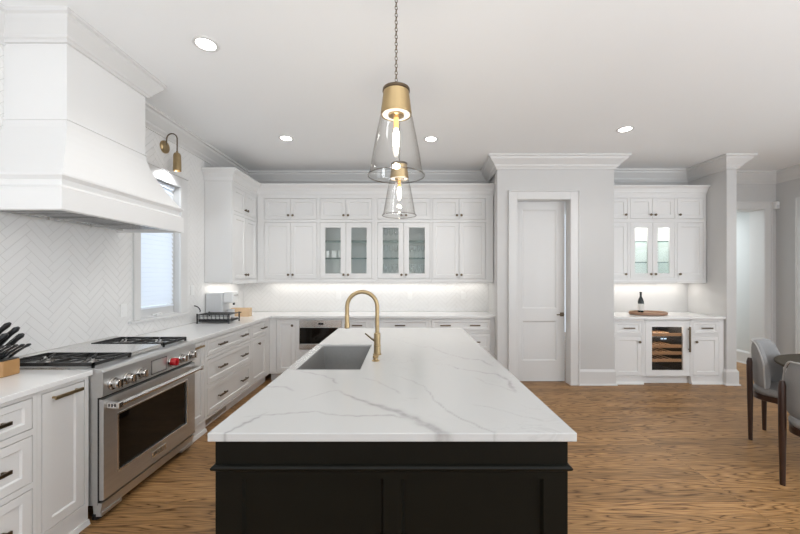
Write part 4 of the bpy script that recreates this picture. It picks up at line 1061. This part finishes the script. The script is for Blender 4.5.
# ------------------------------------------------------------------ glasses and mugs in the cabinets
def mug(x, y, z, label):
    t = T('mug', label, 'mug', (x, y, z), 0, 'white mugs on the cabinet shelf')
    mb = MB(); mb.lathe([(.032, z), (.039, z+.006), (.042, z+.05), (.040, z+.105), (.037, z+.105), (.038, z+.05), (.03, z+.012)], (x, y, 0), 'z', 20); part(mb, 'cup', M['ceramic'], t, smooth=True)
    mb = MB(); mb.torus((x, y+.055, z+.055), .022, .005, Matrix.Rotation(PI/2, 3, 'Y'), 14, 6); part(mb, 'handle', M['ceramic'], t, smooth=True)
for i, (x, wh) in enumerate(((-1.158, 'leftmost of the three mugs behind the glass door'), (-1.045, 'middle of the three mugs behind the glass door'), (-.945, 'rightmost of the three mugs behind the glass door'))):
    mug(x, 5.16, 1.737, 'white mug on the middle shelf, '+wh)
wg0 = None
def wine_glass(x, y, z, h, r, group, label):
    t = T('stemmed_glass', label, 'glass', (x, y, z), 0, group)
    mb = MB(); mb.lathe([(.028, z), (.026, z+.003), (.005, z+.008)], (x, y, 0), 'z', 16); part(mb, 'foot', M['glass'], t, smooth=True)
    mb = MB(); mb.lathe([(.0045, z+.006), (.004, z+h*.45)], (x, y, 0), 'z', 10); part(mb, 'stem', M['glass'], t, smooth=True)
    mb = MB(); mb.lathe([(.005, z+h*.45), (r*.8, z+h*.58), (r, z+h*.72), (r*.82, z+h), (r*.79, z+h), (r*.96, z+h*.72), (r*.76, z+h*.59), (.003, z+h*.47)], (x, y, 0), 'z', 18); part(mb, 'bowl', M['glass'], t, smooth=True)
    return t
sets = [([(-.27+.075*k, 5.17) for k in range(3)], 1.996, .17, .032, 'glasses on the top shelf behind the left door', 'clear stemmed glasses on the top shelf, behind the left door of the glass cabinet'),
        ([(-.27+.075*k, 5.15+.04*(k % 2)) for k in range(3)], 1.737, .19, .034, 'glasses on the middle shelf behind the left door', 'clear stemmed glasses on the middle shelf, behind the left door of the glass cabinet'),
        ([(-.28+.07*k, 5.15+.04*(k % 2)) for k in range(4)], 1.426, .22, .034, 'glasses on the cabinet floor behind the left door', 'clear stemmed glasses on the cabinet floor, behind the left door of the glass cabinet'),
        ([(.10+.06*k, 5.16) for k in range(4)], 1.737, .19, .024, 'flutes on the middle shelf behind the right door', 'slim clear flutes on the middle shelf, behind the right door of the glass cabinet'),
        ([(.10+.06*k, 5.16) for k in range(4)], 1.426, .22, .024, 'flutes on the cabinet floor behind the right door', 'slim clear flutes on the cabinet floor, behind the right door of the glass cabinet')]
for pts, z, h, r, grp, lab in sets:
    p0 = wine_glass(pts[0][0], pts[0][1], z, h, r, grp, lab)
    for q in pts[1:]:
        c = copy_tree(p0); c.location = (q[0], q[1], z)

# ------------------------------------------------------------------ bar top
tr = T('serving_tray', 'round reddish wooden tray lying on the bar worktop', 'tray', (3.50, 4.93, CT))
def disc(mb, x, y, rx, ry, prof):
    n = 48; rings = []
    for r, z in prof: rings.append([mb.v(x+rx*r*math.cos(2*PI*k/n), y+ry*r*math.sin(2*PI*k/n), z) for k in range(n)])
    for A, B in zip(rings[:-1], rings[1:]):
        for k in range(n): mb.face([A[k], A[(k+1) % n], B[(k+1) % n], B[k]])
    mb.face(rings[0]); mb.face(rings[-1]); return mb
part(disc(MB(), 3.50, 4.95, .255, .18, [(.9, CT), (1, CT+.010), (1, CT+.038), (.955, CT+.042), (.94, CT+.038), (.92, CT+.018), (.3, CT+.016)]), 'tray', M['rose_wood'], tr, smooth=True)
mb = MB(); mb.torus((3.50, 4.95, CT+.042), .247, .0035, Matrix.Identity(3), 40, 6, 1, .68); part(mb, 'rim', M['brass_satin'], tr, smooth=True)
wbt = T('wine_bottle', 'dark wine bottle with a pale label standing on the bar tray', 'bottle', (3.39, 4.94, CT+.017))
z = CT+.0175; P = (3.39, 4.94, 0)
mb = MB(); mb.lathe([(.034, z), (.037, z+.006), (.037, z+.17), (.031, z+.20), (.016, z+.235), (.0135, z+.25), (.0135, z+.295), (.0155, z+.297), (.0155, z+.307), (.004, z+.308)], P, 'z', 24); part(mb, 'body', M['bottle'], wbt, smooth=True)
mb = MB(); mb.lathe([(.0374, z+.045), (.0374, z+.14)], P, 'z', 24, close=False); part(mb, 'bottle_label', M['paper'], wbt, smooth=True)
mb = MB(); mb.lathe([(.0142, z+.245), (.0142, z+.294), (.0162, z+.297), (.0162, z+.309), (.004, z+.31)], P, 'z', 20); part(mb, 'foil', M['foil'], wbt, smooth=True)

# ------------------------------------------------------------------ dining table and chairs
tx, ty = 3.69, 2.54
tb = T('dining_table', 'round dark dining table at the right edge', 'table', (tx, ty, 0))
mb = MB(); mb.lathe([(.58, .715), (.64, .722), (.66, .738), (.66, .746), (.655, .75), (.001, .75)], (tx, ty, 0), 'z', 72); part(mb, 'tabletop', M['table'], tb, smooth=True)
mb = MB(); mb.lathe([(.30, 0), (.30, .02), (.14, .06), (.09, .2), (.085, .45), (.13, .66), (.25, .716)], (tx, ty, 0), 'z', 40); part(mb, 'pedestal', M['walnut'], tb, smooth=True)

def chair(loc, rz, label):
    t = T('dining_chair', label, 'chair', (loc[0], loc[1], 0), rz, 'dining chairs at the round table')
    # local frame: +x is the way the sitter faces
    for s in (-1, 1):
        mb = MB(); pts = [(-.235, .19*s, 0), (-.238, .19*s, .40), (-.242, .19*s, .70), (-.240, .19*s, .735)]
        mb.tube(pts, [.015, .021, .021, .014], 12); part(mb, 'leg', M['walnut'], t, smooth=True, local=True)
        mb = MB(); mb.tube([(.20, .20*s, 0), (.195, .195*s, .30), (.19, .19*s, .43)], [.014, .019, .021], 12); part(mb, 'leg', M['walnut'], t, smooth=True, local=True)
    mb = MB()
    n = 40
    def oval(k, sx, sy): a = 2*PI*k/n; c, s_ = math.cos(a), math.sin(a); return (-.02+sx*math.copysign(abs(c)**.7, c), sy*math.copysign(abs(s_)**.7, s_))
    rings = []
    for sx, sy, z in ((.225, .205, .375), (.232, .212, .378), (.232, .212, .422), (.225, .205, .425)): rings.append([mb.v(*oval(k, sx, sy), z) for k in range(n)])
    for A, B in zip(rings[:-1], rings[1:]):
        for k in range(n): mb.face([A[k], A[(k+1) % n], B[(k+1) % n], B[k]])
    mb.face(rings[0]); mb.face(rings[-1]); part(mb, 'seat_rail', M['walnut'], t, smooth=True, local=True)
    mb = MB(); rings = []
    for s_, z in ((.98, .425), (1.04, .44), (1.05, .465), (1.0, .485), (.85, .492), (.4, .494)): rings.append([mb.v(*oval(k, .225*s_, .205*s_), z) for k in range(n)])
    for A, B in zip(rings[:-1], rings[1:]):
        for k in range(n): mb.face([A[k], A[(k+1) % n], B[(k+1) % n], B[k]])
    mb.face(rings[0]); mb.face(rings[-1]); part(mb, 'seat', M['chair_fabric'], t, smooth=True, local=True)
    # wrap-around back
    A0 = math.radians(56); nu, nv = 28, 12
    def edge(u):  # height profile with rounded upper corners
        e = abs(u); return .875-.0*e if e < .55 else .875-.17*((e-.55)/.45)**2.4
    def pt(u, v, r):
        a = PI+u*A0; zb = .47+.02*abs(u); z = zb+(edge(u)-zb)*v
        rr = r*(1+.05*(v-.5)); return (.02+rr*math.cos(a)*1.02, rr*math.sin(a)*.98, z)
    mb = MB(); th = .026; cols = []
    for i in range(nu+1):
        u = -1+2*i/nu; loop = []
        for j in range(nv+1): loop.append(mb.v(*pt(u, j/nv, .255+th*(1-.6*((2*j/nv-1)**6)))))
        for j in range(nv, -1, -1): loop.append(mb.v(*pt(u, j/nv, .255-th*(1-.6*((2*j/nv-1)**6)))))
        cols.append(loop)
    m_ = len(cols[0])
    for P_, Q_ in zip(cols[:-1], cols[1:]):
        for k in range(m_): mb.face([P_[k], P_[(k+1) % m_], Q_[(k+1) % m_], Q_[k]])
    mb.face(cols[0]); mb.face(cols[-1])
    bk = part(mb, 'backrest', M['chair_fabric'], t, smooth=True, local=True)
    mb = MB()
    pth = [pt(-1, v/6, .258+th*.75) for v in range(0, 6)]+[pt(-1+2*i/30, 1, .258+th*.75) for i in range(31)]+[pt(1, v/6, .258+th*.75) for v in range(5, -1, -1)]
    mb.tube(pth, .006, 8); part(mb, 'piping', M['piping'], bk, smooth=True, local=True)
    return t
fA = Vector((.51, -.86)).normalized(); mA = Vector((3.28, 3.20))
pA = mA+fA*.235; chair(pA, math.atan2(fA.y, fA.x), 'grey upholstered dining chair behind the round table, seen from its side')
fB = Vector((.95, .30)).normalized(); pl = Vector((2.667, 2.43)); nB = Vector((-fB.y, fB.x))
mB = pl-nB*.19; pB = mB+fB*.235; chair(pB, math.atan2(fB.y, fB.x), 'grey upholstered dining chair nearest the camera, its back turned towards the kitchen')
